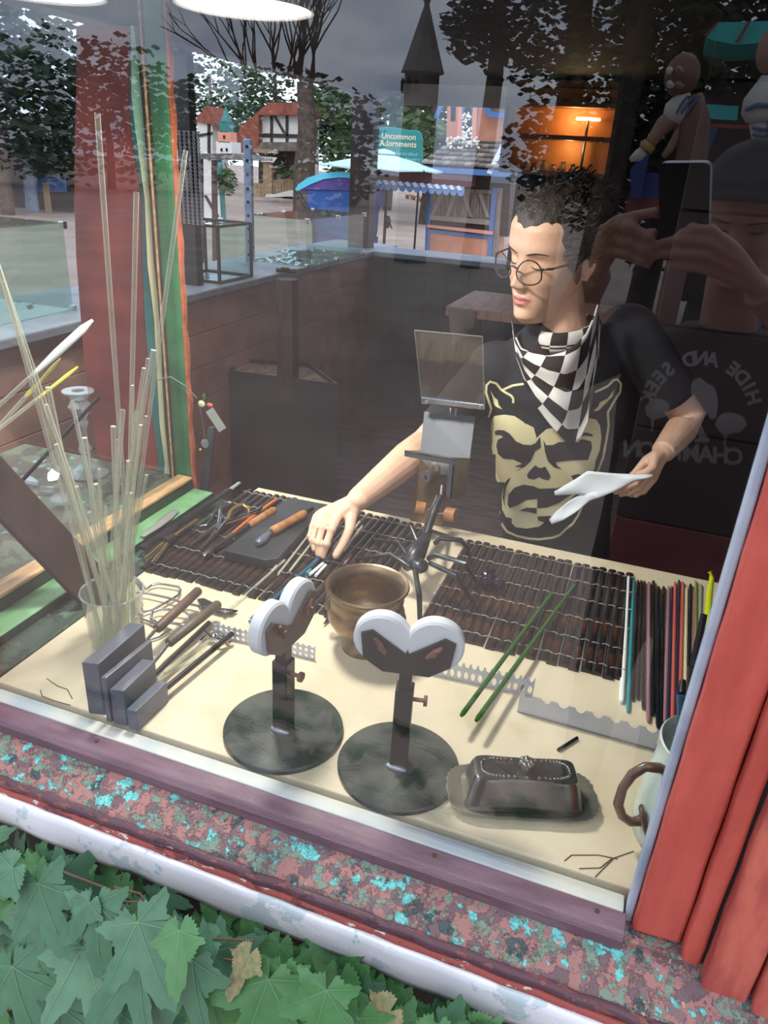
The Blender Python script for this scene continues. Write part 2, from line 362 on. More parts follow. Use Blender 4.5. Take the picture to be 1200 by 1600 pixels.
# side window: stepped green sill and its far jamb
w2 = sroot('window_2', (-.95, .4, 0), 'green framed side window left of the bench')
MB().b2(-.905, -.847, .012, .76, -.03, .003).build('sill_board', 'peeling_green', w2, bevel=.003)
MB().b2(-.960, -.905, .012, .75, -.03, .020).build('sill_ledge', 'light_green', w2, bevel=.003)
MB().b2(-.908, -.9045, .012, .75, -.0, .0185).build('ledge_riser', 'dark_green', w2)
MB().b2(-1.0, -.960, .012, .75, -.03, .044).build('bottom_rail', 'dark_green', w2, bevel=.003)
MB().b2(-.998, -.958, .012, .745, .044, .051).build('rail_strip', 'raw_wood', w2, bevel=.002)
MB().b2(-1.5, -1.0, -.02, .78, -.03, .03).build('outer_sill', 'peeling_turquoise', w2, bevel=.004)
MB().b2(-.982, -.979, .02, .75, .051, 1.2).build('side_pane', 'pane_glass', w2)
MB().b2(-1.010, -.966, .75, .766, FLZ, 1.24).build('jamb_board', 'frame_green', w2, bevel=.004)
mb = MB()
n = 60
for i in range(n+1):
    z = -.02+1.2*i/n; w = .0025*R.random()+(.002*math.sin(i*1.1)); mb.v += [V3((-.966, .752, z)), V3((-.9605+w, .751, z)), V3((-.9615+w, .765, z)), V3((-.966, .765, z))]
for i in range(n):
    for k in range(4): mb.f.append((i*4+k, i*4+(k+1) % 4, (i+1)*4+(k+1) % 4, (i+1)*4+k))
mb.f += [(3, 2, 1, 0), tuple(n*4+k for k in range(4))]
mb.build('sawn_edge', 'orange_edge', w2, smooth=30)
MB().b2(-1.018, -1.01, .755, .80, -.03, 1.24).build('jamb_groove', 'brown_paint', w2)
MB().b2(-1.0215, -1.018, .752, .80, -.03, 1.24).build('jamb_bead', 'raw_wood', w2)
MB().b2(-1.028, -1.0215, .755, .80, -.03, 1.24).build('jamb_groove', 'brown_paint', w2)
def wavy(name, xs, y, m, y2):
    """upright strip with curved edges: rows of (z, x left, x right)"""
    mb = MB(); n = len(xs)
    for z, a, b in xs: mb.v += [V3((a, y, z)), V3((b, y, z)), V3((b, y2, z)), V3((a, y2, z))]
    for i in range(n-1):
        for k in range(4): mb.f.append((i*4+k, i*4+(k+1) % 4, (i+1)*4+(k+1) % 4, (i+1)*4+k))
    mb.f += [(3, 2, 1, 0), tuple((n-1)*4+k for k in range(4))]
    return mb.build(name, m, cw, smooth=40)
cw = thing('painted_panel', 'tall brick red painted panel with wavy teal and cream edge beside the green jamb', 'panel', (-1.14, .79, FLZ))
def wx(py, px, y=.78): p = at(px, py, y=y); return p.z, p.x
prs = [(40, 118, 203, 207, 212), (150, 118, 203, 208, 224), (200, 116, 206, 214, 228), (300, 115, 222, 228, 236), (400, 118, 222, 232, 242), (480, 124, 226, 242, 252), (560, 130, 232, 246, 254), (640, 140, 238, 250, 258), (700, 150, 247, 258, 264), (745, 160, 238, 256, 270)]
rows = [[], [], []]
for py, a, b, c, d in prs:
    z0, xa = wx(py, a); _, xb = wx(py, b); _, xc = wx(py, c); _, xd = wx(py, d)
    rows[0].append((z0, xa, xb)); rows[1].append((z0, xb, xc)); rows[2].append((z0, xc, xd))
for rw, nm, m, y in zip(rows, ('red_face', 'teal_border', 'cream_border'), ('brick_red_board', 'teal_edge', 'cream_edge'), (.782, .778, .774)):
    rw.append((-.2 if nm == 'red_face' else -.02, rw[-1][1], rw[-1][2])); wavy(nm, rw[::-1], y, m, .80)
MB().b2(-1.16, -1.09, .785, .80, FLZ, -.19).build('support_board', 'brown_paint', cw)
# the side and far serving counters
cn = thing('serving_counter', 'long grey topped counter with brown boarded front along the open side', 'counter', (-2.1, 2.3, FLZ))
MB().b2(-2.36, -1.86, .2, 4.85, .165, .2).build('counter_top', 'counter_grey', cn, bevel=.006)
zz = FLZ
for k in range(7):
    MB().b2(-1.92, -1.89, .25, 4.358, zz, zz+.149).build('front_board', 'counter_brown', cn, bevel=.003); zz += .152
MB().b2(-1.93, -1.92, .25, 4.34, FLZ, .165).build('front_backing', 'dark_wood', cn)
cn2 = thing('serving_counter', 'short grey topped counter with dark teal front at the far opening', 'counter', (-1.4, 4.5, FLZ))
MB().b2(-1.86, -.93, 4.33, 4.7, .165, .2).build('counter_top', 'counter_grey', cn2, bevel=.006)
for k in range(7): MB().b2(-1.92+k*.148, -1.92+k*.148+.146, 4.36, 4.38, FLZ, .165).build('front_board', 'counter_teal', cn2, bevel=.002)
MB().b2(-1.93, -.88, 4.38, 4.39, FLZ, .165).build('front_backing', 'dark_wood', cn2)
# posts
struct(MB().b2(-2.09, -1.94, 4.44, 4.56, .2, 1.24).build('trim_6', 'dark_wood'), 'brown post at the counter corner')
# ---------------------------------------------------------------- workbench
mat('slat', (38, 33, 31), .2, c2=(140, 80, 48), scale=26, lo=.55, hi=.78, stretch=(1, .5, 1), bump=.15)  # orange second tone paints lamp glints into the dark lacquer
mat('slat_dark', (34, 31, 31), .3, c2=(84, 56, 44), scale=24, lo=.5, hi=.75, bump=.15)
mat('string', (150, 146, 134), .8)
mat('graphite', (84, 88, 102), .4, .15, c2=(102, 106, 120), scale=14, bump=.06)
mat('graphite_dark', (48, 50, 54), .42, .2, c2=(64, 66, 70), scale=10)
mat('steel', (172, 174, 178), .28, 1)
mat('chrome', (214, 216, 220), .12, 1)
mat('dark_steel', (58, 60, 64), .35, .8, c2=(84, 86, 90), scale=30)
mat('black_steel', (40, 41, 44), .35, .6, c2=(56, 57, 60), scale=20)
mat('stand_base', (54, 62, 60), .26, .25, c2=(92, 96, 90), scale=14, bump=.06)
mat('aluminium', (186, 190, 202), .38, .35)
mat('wheel_white', (206, 208, 214), .5)
mat('rust', (128, 86, 74), .6, .4, c2=(96, 62, 54), scale=40)
mat('weld', (150, 155, 166), .4, .7)
mat('old_brass', (150, 126, 98), .36, .75, c2=(118, 98, 76), scale=16, bump=.12)
mat('pewter', (140, 138, 130), .18, .85, c2=(108, 106, 100), scale=20)
mat('pewter_dark', (150, 146, 132), .3, .6, c2=(112, 118, 108), scale=18, bump=.1)
mat('wood_handle', (176, 124, 76), .45, c2=(146, 96, 56), scale=14, stretch=(1, 4, 4))
mat('dark_handle', (98, 74, 62), .5, c2=(80, 60, 50), scale=16)
mat('olive_handle', (92, 82, 66), .5, c2=(74, 64, 52), scale=16)
mat('enamel', (206, 222, 212), .25, c2=(190, 208, 202), scale=6, coat=.5)
mat('enamel_brown', (110, 84, 70), .3, c2=(86, 64, 54), scale=16, coat=.4)
mat('black', (22, 22, 24), .35); mat('rubber_black', (26, 26, 28), .6)
mat('brass_plate', (150, 132, 92), .3, .8, c2=(120, 110, 84), scale=7)
mat('plate_grey', (72, 77, 88), .5, .1, c2=(64, 69, 80), scale=8)
mat('brown_glass_plate', (120, 98, 76), .35, c2=(104, 84, 66), scale=5)
mat('crack', (88, 72, 54), .9)
clear('rod_glass', (246, 248, 240), 1.45, .16, (226, 226, 212), .05, .4)
clear('jar_glass', (244, 248, 244), 1.4, .03, (200, 206, 200), .0, .25)
clear('crystal', (244, 248, 250), 1.7, .06, (210, 218, 222), .02, .3)
clear('acrylic', (238, 228, 220), 1.45, .05, (200, 190, 180))
def colour(nm, c, rough=.15, **k): return mat(nm, c, rough, **k)
for nm, c in dict(rod_white=(236, 238, 236), rod_teal=(52, 142, 150), rod_mauve=(150, 112, 118), rod_navy=(44, 40, 66), rod_coral=(190, 92, 76), rod_cream=(206, 196, 160), rod_black=(20, 20, 22), rod_brown=(44, 34, 32), rod_olive=(140, 150, 60), rod_sage=(150, 160, 140), rod_lime=(206, 216, 40), rod_green=(48, 92, 38), rod_blue=(44, 84, 108), rod_yellow=(222, 216, 90)).items(): colour(nm, c)
wb = thing('workbench', 'cream topped glassworking bench behind the shop window', 'bench', (-.2, .43, FLZ))
MB().b2(-.847, .55, .022, .865, -.024, 0).build('worktop', 'cream_board', wb, bevel=.003)
MB().b2(-.83, .53, .83, .85, -.12, -.024).build('apron', 'dark_wood', wb)
for x in (-.80, .50):
    for y in (.07, .81): MB().b2(x-.03, x+.03, y-.03, y+.03, FLZ+.02, -.024).build('leg', 'dark_wood', wb)
for cr in ([(73, 1060), (90, 1072), (105, 1077), (113, 1092)], [(63, 1078), (66, 1088), (85, 1095), (110, 1102)], [(882, 1345), (893, 1336), (935, 1336), (965, 1342)], [(905, 1357), (938, 1356), (955, 1342), (990, 1330)], [(958, 1342), (930, 1370)]):
    MB().tube([at(x, y, z=.0006) for x, y in cr], .0007, 5).build('crack', 'crack', wb)
# slat mats
def slat_mat(label, x0, x1, y0, y1, n, m, ys, grp=None):
    t = thing('slat_mat', label, 'mat', ((x0+x1)/2, (y0+y1)/2, 0)); w = (x1-x0)/n; L = y1-y0
    mb = MB(); prof = [(-.46, 0), (-.46, .5), (-.3, .9), (0, 1), (.3, .9), (.46, .5), (.46, 0)]
    k = 9; H = .0075
    for j in range(k):
        y = -L/2+L*j/(k-1)
        for a, b in prof: mb.v.append(V3((a*w, y, b*H)))
    q = len(prof)
    for j in range(k-1):
        for i in range(q): mb.f.append((j*q+i, j*q+(i+1) % q, (j+1)*q+(i+1) % q, (j+1)*q+i))
    mb.f += [tuple(range(q)), tuple((k-1)*q+i for i in range(q-1, -1, -1))]
    src = None
    for i in range(n):
        x = x0+w*(i+.5)-(x0+x1)/2; dy = R.uniform(-.004, .004); rz = R.uniform(-.012, .012); dz = .0002+R.uniform(0, .0012)
        if src is None:
            s = MB(); s.v = [p+t.location for p in mb.v]; s.f = mb.f; src = s.build('slat', m, t, smooth=50); src.location = (x, dy, dz)
        else: inst(src, t, (x, dy, dz), (0, 0, rz))
    for yy in ys:
        pts = [(x0+(x1-x0)*i/(4*n), yy+.0018*math.sin(i*.9), .0082+.0014*math.cos(i*PI/2)) for i in range(4*n+1)]
        MB().tube(pts, .0011, 5).build('string', 'string', t)
    return t
slat_mat('dark brown lacquered slat mat under the two green rods', -.290, .076, .428, .808, 20, 'slat', (.452, .515, .585, .655, .725, .79))
slat_mat('dark brown slat mat under the hand tools and graphite plate', -.858, -.385, .398, .832, 27, 'slat_dark', (.42, .50, .58, .66, .74, .81))
# roller stands
def roller_stand(label, c, rad, topy, ang, dy=0):
    t = thing('roller_stand', label, 'stand', (c[0], c[1], 0)); cx, cy = c
    MB().lathe([(0, .0), (rad, .0), (rad, .006), (rad-.0015, .008), (0, .008)], (cx, cy, 0), 48).build('base_plate', 'stand_base', t, smooth=30)
    h1 = topy; M = RZ(ang)
    MB().box((cx, cy, .008+h1*.5), (.024, .024, h1), M).build('sleeve', 'black_steel', t, bevel=.002)
    MB().box((cx, cy, h1+.03), (.017, .017, .10), M).build('inner_post', 'black_steel', t, bevel=.001)
    MB().ell((cx, cy-.012, .010), (.016, .006, .005)).build('weld_bead', 'weld', t)
    zc = h1+.075
    U = M@V3((1, 0, 0)); N = M@V3((0, -1, 0)); Z = V3((0, 0, 1)); C = V3((cx, cy, zc))
    poly = [(-.030, -.036), (.030, -.036), (.056, -.018), (.060, .018), (.046, .024), (.0, -.008), (-.046, .024), (-.060, .018), (-.056, -.018)]
    MB().prism(poly, C+N*.012, U, Z, N*.004).build('yoke_plate', 'dark_handle' if ang > 20 else 'black_steel', t)
    for s in (-1, 1):
        wc = C+U*(.034*s)+Z*.006
        Mw = Matrix((U, Z, -N)).transposed()
        w = MB().lathe([(0, -.010), (.034, -.010), (.037, -.007), (.037, .007), (.034, .010), (0, .010)], wc, 36, Mw).build('roller_wheel', 'wheel_white', t, smooth=35)
        MB().tube([wc-N*.01, wc+N*.027], .0035, 8).build('bolt', 'rust', w)
        a = R.uniform(.4, 1.2)*s
        wn = [wc+N*.021+(U*math.cos(a)+Z*math.sin(a))*q for q in (-.013, -.004, .004, .013)]
        MB().tube(wn, [.0025, .004, .004, .0025], 7).build('wing_nut', 'rust', w, smooth=60)
    k = V3((cx, cy, h1-.012)); D = (U if ang < 20 else N)
    MB().tube([k+D*.012, k+D*.028], .003, 7).tube([k+D*.026, k+D*.031], .0075, 10).build('clamp_screw', 'rust', t, smooth=50)
    return t
s1 = at(441, 1138, z=.008); r1 = (at(345, 1140, z=.008)-at(537, 1140, z=.008)).length/2*.985
s2 = at(620, 1198, z=.008); r2 = (at(523, 1200, z=.008)-at(718, 1200, z=.008)).length/2*.985
roller_stand('roller stand with its white wheels turned sideways, left of the other one', (s1.x, max(s1.y, r1+.013)), r1, zat(s1.x, s1.y, 1040), 84)
roller_stand('roller stand with white wheels facing the window, beside the butter dish', (s2.x, max(s2.y, r2+.013)), r2, zat(s2.x, s2.y, 1085), 12)
# brass pot
pb = at(569, 1010, z=0); pt = thing('brass_pot', 'old brass footed pot with ring handles in the middle of the bench', 'pot', pb); k = .066/.06; 
hz = zat(pb.x, pb.y, 912); sc = hz/.118
pf = [(0, 0), (.036, 0), (.0365, .004), (.030, .012), (.021, .020), (.021, .025), (.036, .031), (.052, .043), (.060, .058), (.0615, .070), (.0585, .080), (.0565, .086), (.059, .092), (.058, .100), (.0575, .106), (.064, .112), (.066, .115), (.064, .118), (.060, .1165), (.055, .108), (.0535, .098), (.056, .088), (.0585, .072), (.055, .055), (.044, .040), (.03, .033), (0, .032)]
MB().lathe([(r*sc*1.0, z*sc) for r, z in pf], pb, 48).build('vessel', 'old_brass', pt, smooth=60)
for s in (-1, 1):
    c = V3(pb)+V3((math.cos(math.radians(-12)), math.sin(math.radians(-12)), 0))*(.062*sc*s)+V3((0, 0, .078*sc))
    hd = MB().ell(c, (.010, .011, .014)).ell(c+V3((.006*s, -.004, -.004)), (.007, .007, .008)).ell(c+V3((0, -.006, .011)), (.005, .005, .005)).build('lion_mask', 'old_brass', pt, smooth=180)
    ct = c+V3((.011*s, -.003, -.020))
    MB().tube([ct+V3((.002*s*math.cos(a), .010*math.cos(a), .013*math.sin(a))) for a in [2*PI*i/16 for i in range(16)]], .0014, 6, closed=True).build('ring', 'old_brass', hd, smooth=180)
# spider sculpture with torch bar
sb = at(655, 878, z=.07); sp = thing('metal_spider', 'dark steel spider sculpture standing behind the brass pot', 'sculpture', (sb.x, sb.y, 0))
MB().tube([at(633, 890, z=.055), at(640, 880, z=.068), at(650, 865, z=.08), at(662, 846, z=.085), at(669, 836, z=.09)], [.006, .016, .020, .013, .007], 12).ell(at(655, 884, z=.07), (.018, .018, .014)).build('body', 'dark_steel', sp, smooth=180)
legs = [[(649, 893, .07), (655, 929, .085), (657, 1000, .004)], [(672, 880, .07), (712, 899, .09), (740, 943, .012)], [(669, 873, .07), (680, 867, .085), (725, 879, .09), (744, 908, .012)],
        [(680, 849, .075), (688, 841, .09), (720, 844, .085), (731, 857, .012)], [(653, 849, .08), (643, 824, .10), (634, 834, .012)], [(640, 873, .075), (624, 848, .085), (585, 843, .012)],
        [(640, 886, .07), (611, 866, .085), (557, 873, .012)], [(634, 890, .06), (600, 930, .05), (575, 975, .004)]]
legs[7] = [(660, 850, .08), (672, 830, .095), (700, 838, .012)]
for L in legs:
    mb = MB(); pts = [at(a, b, z=c) for a, b, c in L]
    mb.tube(pts, [.0052]*(len(pts)-1)+[.0038], 9); mb.build('leg', 'dark_steel', sp, smooth=50)
# bench torch with bracket and clear shield
def slab(mb, px, y, th, ys=None):
    c = [at(a, b, y=(ys[i] if ys else y)) for i, (a, b) in enumerate(px)]
    return mb.hexa(c, [p+V3((0, th, 0)) for p in c])
tr = thing('bench_torch', 'bench torch with wooden knobs, grey bracket and clear shield', 'torch', (at(668, 850, z=0).x, .87, -.02))
slab(MB(), [(637, 835), (690, 850), (697, 722), (657, 716)], .855, .006).build('upright_plate', 'brown_glass_plate', tr)
slab(MB(), [(656, 712), (734, 716), (742, 652), (663, 643)], .83, .004, [.80, .80, .86, .86]).build('slant_plate', 'plate_grey', tr)
slab(MB(), [(632, 713), (711, 727), (711, 718), (632, 704)], .79, .004).build('shelf_edge', 'plate_grey', tr)
a0 = [at(632, 704, y=.79), at(711, 718, y=.79), at(737, 712, y=.84), at(664, 703, y=.84)]
MB().hexa([p-V3((0, 0, .003)) for p in a0], a0).build('shelf', 'brass_plate', tr)
slab(MB(), [(697, 776), (706, 778), (712, 720), (702, 720)], .79, .004).build('side_edge', 'plate_grey', tr)
b0 = [at(706, 778, y=.79), at(727, 772, y=.84), at(735, 713, y=.84), at(711, 720, y=.79)]
MB().hexa(b0, [p+V3((-.004, 0, 0)) for p in b0]).build('side_plate', 'brass_plate', tr)
slab(MB(), [(672, 740), (700, 742), (704, 724), (660, 718)], .82, .006).build('clamp', 'chrome', tr)
ka = at(666, 745, y=.79); kb = at(688, 739, y=.84)
kn = MB().tube([ka, kb], .0135, 20).build('thumb_knob', 'old_brass', tr, smooth=40)
kd = (kb-ka).normalized(); MB().tube([ka-kd*.002, ka+kd*.001], .0125, 20).build('knob_face', 'plate_grey', kn); MB().tube([ka-kd*.004, ka], .0035, 10).build('knob_centre', 'dark_steel', kn)
MB().tube([at(691, 770, y=.80), at(678, 802, y=.75), at(664, 845, y=.68)], [.008, .0075, .007], 10).tube([at(684, 775, y=.80), at(672, 803, y=.76), at(660, 840, y=.69)], [.005]*3, 8).build('barrel', 'dark_steel', tr, smooth=50)
MB().tube([at(690, 775, y=.79), at(692, 758, y=.80)], .005, 8).build('valve', 'chrome', tr)
for (x0, y0), (x1, y1), st in (((649, 793), (664, 796), (676, 797)), ((713, 806), (697, 803), (682, 800))):
    a, b = at(x0, y0, y=.765), at(x1, y1, y=.77)
    kn = MB().tube([a, b], .0155, 18).build('wooden_knob', 'wood_handle', tr, smooth=40, bevel=.001)
    MB().tube([b, at(*st, y=.77)], .003, 8).build('knob_stem', 'steel', kn)
sh = slab(MB(), [(659, 622), (757, 632), (754, 526), (648, 516)], .8, .003, [.83, .83, .79, .79]).build('clear_shield', 'acrylic', tr)
se = [at(659, 622, y=.83), at(757, 632, y=.83), at(754, 526, y=.79), at(648, 516, y=.79)]; MB().tube(se, .0016, 6, closed=True).build('shield_edge', 'crystal', sh)
slab(MB(), [(658, 631), (757, 641), (757, 632), (658, 620)], .826, .012).build('shield_clip', 'chrome', tr, bevel=.002)
for x, y in ((666, 628), (750, 636), (706, 631)): MB().tube([at(x, y, y=.826), at(x, y, y=.82)], .003, 8).build('clip_screw', 'steel', tr)
MB().tube([at(704, 650, y=.85), at(705, 636, y=.84)], .003, 8).tube([at(712, 650, y=.85), at(713, 637, y=.84)], .003, 8).build('shield_post', 'chrome', tr)
# graphite paddles: block + rod + handle
def paddle(label, fbl, ftl, ftr, btl, rod, handle, hm, zr, hr=.0085, rr=.0032, rm='steel'):
    P = at(*fbl, z=0); h = zat(P.x, P.y, ftl[1]); A = at(*ftl, z=h); B = at(*ftr, z=h); C = at(*btl, z=h); D = B+(C-A)
    if min(A.y, B.y) < .013:
        dy = V3((0, .0135-min(A.y, B.y), 0)); A, B, C, D = A+dy, B+dy, C+dy, D+dy
    t = thing('graphite_paddle', label, 'tool', ((A.x+D.x)/2, (A.y+D.y)/2, 0))
    lo = [V3((p.x, p.y, .0005)) for p in (A, B, D, C)]
    MB().hexa(lo, [A, B, D, C]).build('block', 'graphite', t, bevel=.0015)
    r0 = (lo[2]+lo[3])/2; r0.z = zr; h0 = at(*handle[0], z=zr) if handle else None
    e = at(*rod[1], z=zr)
    MB().tube([r0-(e-r0).normalized()*.004, e], rr, 8).build('rod', rm, t, smooth=50)
    if handle:
        h1 = at(*handle[1], z=zr); d = (h1-h0).normalized()
        MB().tube([h0, h0+d*.002, h1-d*.004, h1-d*.001, h1], [hr*.8, hr, hr, hr*.8, hr*.3], 14).build('handle', hm, t, smooth=50)
    return t
paddle('tallest graphite block paddle with brown handle near the rod jar', (135, 1115), (127, 1035), (153, 1038), (202, 972), ((230, 993), (250, 976)), ((245, 983), (311, 922)), 'dark_handle', .045)
paddle('thin graphite blade paddle second in the row of blocks', (162, 1128), (157, 1058), (165, 1060), (230, 999), ((247, 1020), (268, 1000)), ((263, 1005), (342, 943)), 'olive_handle', .035)
paddle('thick graphite block with black rod third in the row', (175, 1132), (171, 1077), (193, 1080), (222, 1029), ((243, 1047), (327, 973)), None, None, .028, rr=.0045, rm='black')
paddle('shortest graphite block with black rod last in the row', (201, 1140), (197, 1108), (212, 1112), (247, 1062), ((267, 1072), (363, 990)), None, None, .02, rr=.0048, rm='black')
for a, b, l in (((255, 1050), (350, 985), 'thin clear glass rod lying between the two black paddle rods'), ((246, 1062), (332, 1012), 'second thin clear glass rod lying between the black paddle rods')):
    tag(MB().tube([at(*a, z=.006), at(*b, z=.006)], .003, 8).build('glass_rod', 'rod_glass', smooth=50), l, 'glass rod')
# tall jar and its rods
jc = at(184, 1002, z=0); jd = (jc-CAM).dot(FW); jr = 47*jd/FPX; jh = zat(jc.x, jc.y, 922)
jt = thing('glass_jar', 'tall clear glass jar holding the bundle of clear rods', 'jar', jc)
MB().lathe([(0, .0005), (jr*.78, .0005), (jr*.82, .004), (jr*.97, jh-.002), (jr, jh), (jr*.94, jh), (jr*.77, .006), (0, .006)], jc, 40).build('vessel', 'jar_glass', jt, smooth=40)
mb = MB().tube([jc+V3((jr*.97*math.cos(a), jr*.97*math.sin(a), jh)) for a in [2*PI*i/40 for i in range(40)]], .0018, 6, closed=True).build('rim', 'crystal', jt, smooth=180)
tops = [(152, 177, .16), (290, 235, .34), (213, 300, .22), (-30, 330, .1), (-18, 370, .12), (5, 440, .12), (240, 547, .22), (225, 575, .2), (207, 602, .2), (75, 605, .16), (112, 626, .2), (72, 632, .14), (132, 684, .16), (88, 694, .14), (177, 666, .16), (183, 687, .2), (228, 650, .24), (220, 664, .14), (213, 642, .26), (155, 733, .13), (150, 756, .2), (229, 742, .22), (200, 720, .12), (165, 790, .24), (120, 760, .12), (192, 640, .25), (232, 560, .26), (140, 800, .12), (205, 770, .12), (100, 740, .2)]
named = {0: 'long clear glass rod in the jar in front of the red panel', 1: 'longest clear glass rod in the jar leaning right across the green jamb', 2: 'long thin clear glass rod in the jar, beside the cream wavy edge'}
rank = {i: k for k, i in enumerate(sorted(range(len(tops)), key=lambda i: tops[i][0]))}
for i, (tx, ty, yy) in enumerate(tops):
    a = R.uniform(0, 2*PI); q = jr*.66*math.sqrt(R.random()); b = jc+V3((q*math.cos(a), q*math.sin(a), .008))
    tp = at(tx, ty, y=yy)
    f = jh/max(tp.z, .05); pr_ = b.lerp(tp, f)-V3((jc.x, jc.y, jh)); pr_.z = 0     # keep the rod inside the rim
    if pr_.length > jr*.86:
        want = pr_.normalized()*jr*.86; b = b+(want-pr_)/(1-f); b.z = .008
        e = V3((b.x-jc.x, b.y-jc.y, 0))
        if e.length > jr*.7: e = e.normalized()*jr*.7; b = V3((jc.x+e.x, jc.y+e.y, .008))
    rr = R.choice((.0026, .003, .0035, .004)) if i > 2 else .0035
    o = MB().tube([b, tp], rr, 9).build('glass_rod', 'rod_glass', smooth=50)
    tag(o, named.get(i, 'clear glass rod in the tall jar, its tip %s from the left' % ORD[rank[i]]), 'glass rod', None if i in named else 'clear rods in the jar')
# wire holders and claw grabbers
def wire(mb, pts, z, r, closed=False):
    mb.tube([at(a, b, z=z) for a, b in pts], r, 7, closed=closed); return mb
g1 = thing('claw_holder', 'bent wire claw holder with rounded loop beside the rod jar', 'tool', at(255, 935, z=0))
wire(MB(), [(212, 902), (220, 912), (229, 921), (236, 915), (247, 912), (262, 914), (279, 917), (282, 922), (280, 929), (262, 940), (245, 949), (225, 956), (213, 950)], .009, .0026).build('loop', 'steel', g1, smooth=60)
wire(MB(), [(213, 926), (230, 927), (262, 934), (290, 943), (312, 947)], .012, .0026).build('arm', 'steel', g1, smooth=60)
slab_p = [(308, 940), (318, 938), (340, 948), (338, 953), (316, 952)]
MB().prism([(0, 0)]+[((at(*p, z=.01)-at(*slab_p[0], z=.01)).x, (at(*p, z=.01)-at(*slab_p[0], z=.01)).y) for p in slab_p[1:]], at(*slab_p[0], z=.008), (1, 0, 0), (0, 1, 0), (0, 0, .006)).build('jaw', 'dark_steel', g1, bevel=.001)
g2 = thing('claw_holder', 'oval wire claw holder in front of the brown paddle handle', 'tool', at(265, 965, z=0))
wire(MB(), [(236, 966), (238, 956), (250, 952), (270, 953), (290, 956), (297, 962), (296, 972), (288, 977), (266, 973), (246, 972)], .014, .0026, True).build('loop', 'steel', g2, smooth=60)
wire(MB(), [(212, 966), (235, 970), (262, 981), (285, 986)], .006, .0026).wire if False else None
mb = wire(MB(), [(212, 966), (226, 968), (246, 976), (266, 984), (250, 994), (228, 1001), (214, 998)], .006, .0026); mb.build('arm', 'steel', g2, smooth=60)
g3 = thing('claw_holder', 'small chrome clamp lying at the perforated strip', 'tool', at(335, 995, z=0))
wire(MB(), [(312, 1003), (322, 993), (338, 990), (352, 996), (362, 1006)], .008, .004).build('jaw', 'chrome', g3, smooth=60)
wire(MB(), [(318, 985), (330, 995), (344, 1003), (356, 1000)], .014, .003).build('arm', 'chrome', g3, smooth=60)
MB().ell(at(334, 994, z=.014), (.006, .006, .005)).build('rivet', 'chrome', g3, smooth=180)
g4 = thing('claw_holder', 'flat dark jawed tool behind the paddle handles', 'tool', at(350, 956, z=0))
MB().tube([at(325, 950, z=.008), at(345, 954, z=.009), at(362, 956, z=.008), at(371, 954, z=.006)], [.004, .007, .007, .002], 8, flat=.5).build('jaw', 'dark_steel', g4, smooth=60)
MB().ell(at(352, 955, z=.014), (.004, .004, .003)).build('rivet', 'chrome', g4, smooth=180)
# perforated and notched rod rests
def perforated(name, label, A, B, h, nx, ny, top_half=True):
    A = V3(A); B = V3(B); U = (B-A)/nx; Z = V3((0, 0, h/ny)); mb = MB(); nrm = V3((0, 0, 1)).cross(B-A).normalized()
    for j in range(ny):
        for i in range(nx):
            O = A+U*i+Z*j; n = 12; ring = []; sq = []
            for k in range(n):
                a = 2*PI*(k+.5)/n; c, s = math.cos(a), math.sin(a); ring.append(O+U*(.5+.31*c)+Z*(.5+.31*s))
                m = max(abs(c), abs(s)); sq.append(O+U*(.5+.5*c/m)+Z*(.5+.5*s/m))
            mb.add(ring+sq, [(k, (k+1) % n, n+(k+1) % n, n+k) for k in range(n)])
    if top_half:
        for i in range(nx):
            O = A+U*i+Z*ny; n = 6; ring = []; out = []
            pts = [O, O+U*.12]+[O+U*(.5-.38*math.cos(PI*k/n))+Z*(.5-.38*math.sin(PI*k/n)-.0) for k in range(n+1)]+[O+U*.88, O+U]
            q = [O+U*.0+Z*.5]+[O+U*(.5-.38*math.cos(PI*k/n))+Z*(.5-.38*math.sin(PI*k/n)) for k in range(n+1)]+[O+U+Z*.5, O+U, O]
            mb.add(q, [tuple(range(len(q)))])
    o = mb.build(name, 'aluminium', solid=.0015); o.location += nrm*.0
    tag(o, label, 'rod rest'); return o
perforated('perforated_strip', 'perforated aluminium strip behind the sideways roller stand', at(333, 992, z=.001), at(492, 1031, z=.001), .022, 18, 2)
perforated('perforated_strip', 'perforated aluminium strip standing behind the window-facing roller stand', at(668, 1052, z=.001), at(832, 1088, z=.001), .024, 15, 1)
A, B = at(808, 1112, z=.001), at(1023, 1172, z=.001); hh = zat(A.x, A.y, 1084); L = (B-A).length; n = 8; poly = [(0, 0), (L, 0), (L, hh)]
for i in range(n-1, -1, -1):
    c = L*(i+.55)/n; poly += [(c+L*.036*math.cos(PI*k/6), hh-L*.036*math.sin(PI*k/6)) for k in range(7)]
poly += [(0, hh)]
U = (B-A).normalized(); nr = t_ = thing('notched_rest', 'plain aluminium rod rest with a row of round notches', 'rod rest', (A+B)/2)
MB().prism(poly, A, U, (0, 0, 1), V3((0, 0, 1)).cross(U)*.0018).build('notched_plate', 'aluminium', nr)
F = V3((0, 0, 1)).cross(U); MB().hexa([A, B, B+F*.03, A+F*.03], [p+V3((0, 0, .0018)) for p in (A, B, B+F*.03, A+F*.03)]).build('foot_plate', 'aluminium', nr)
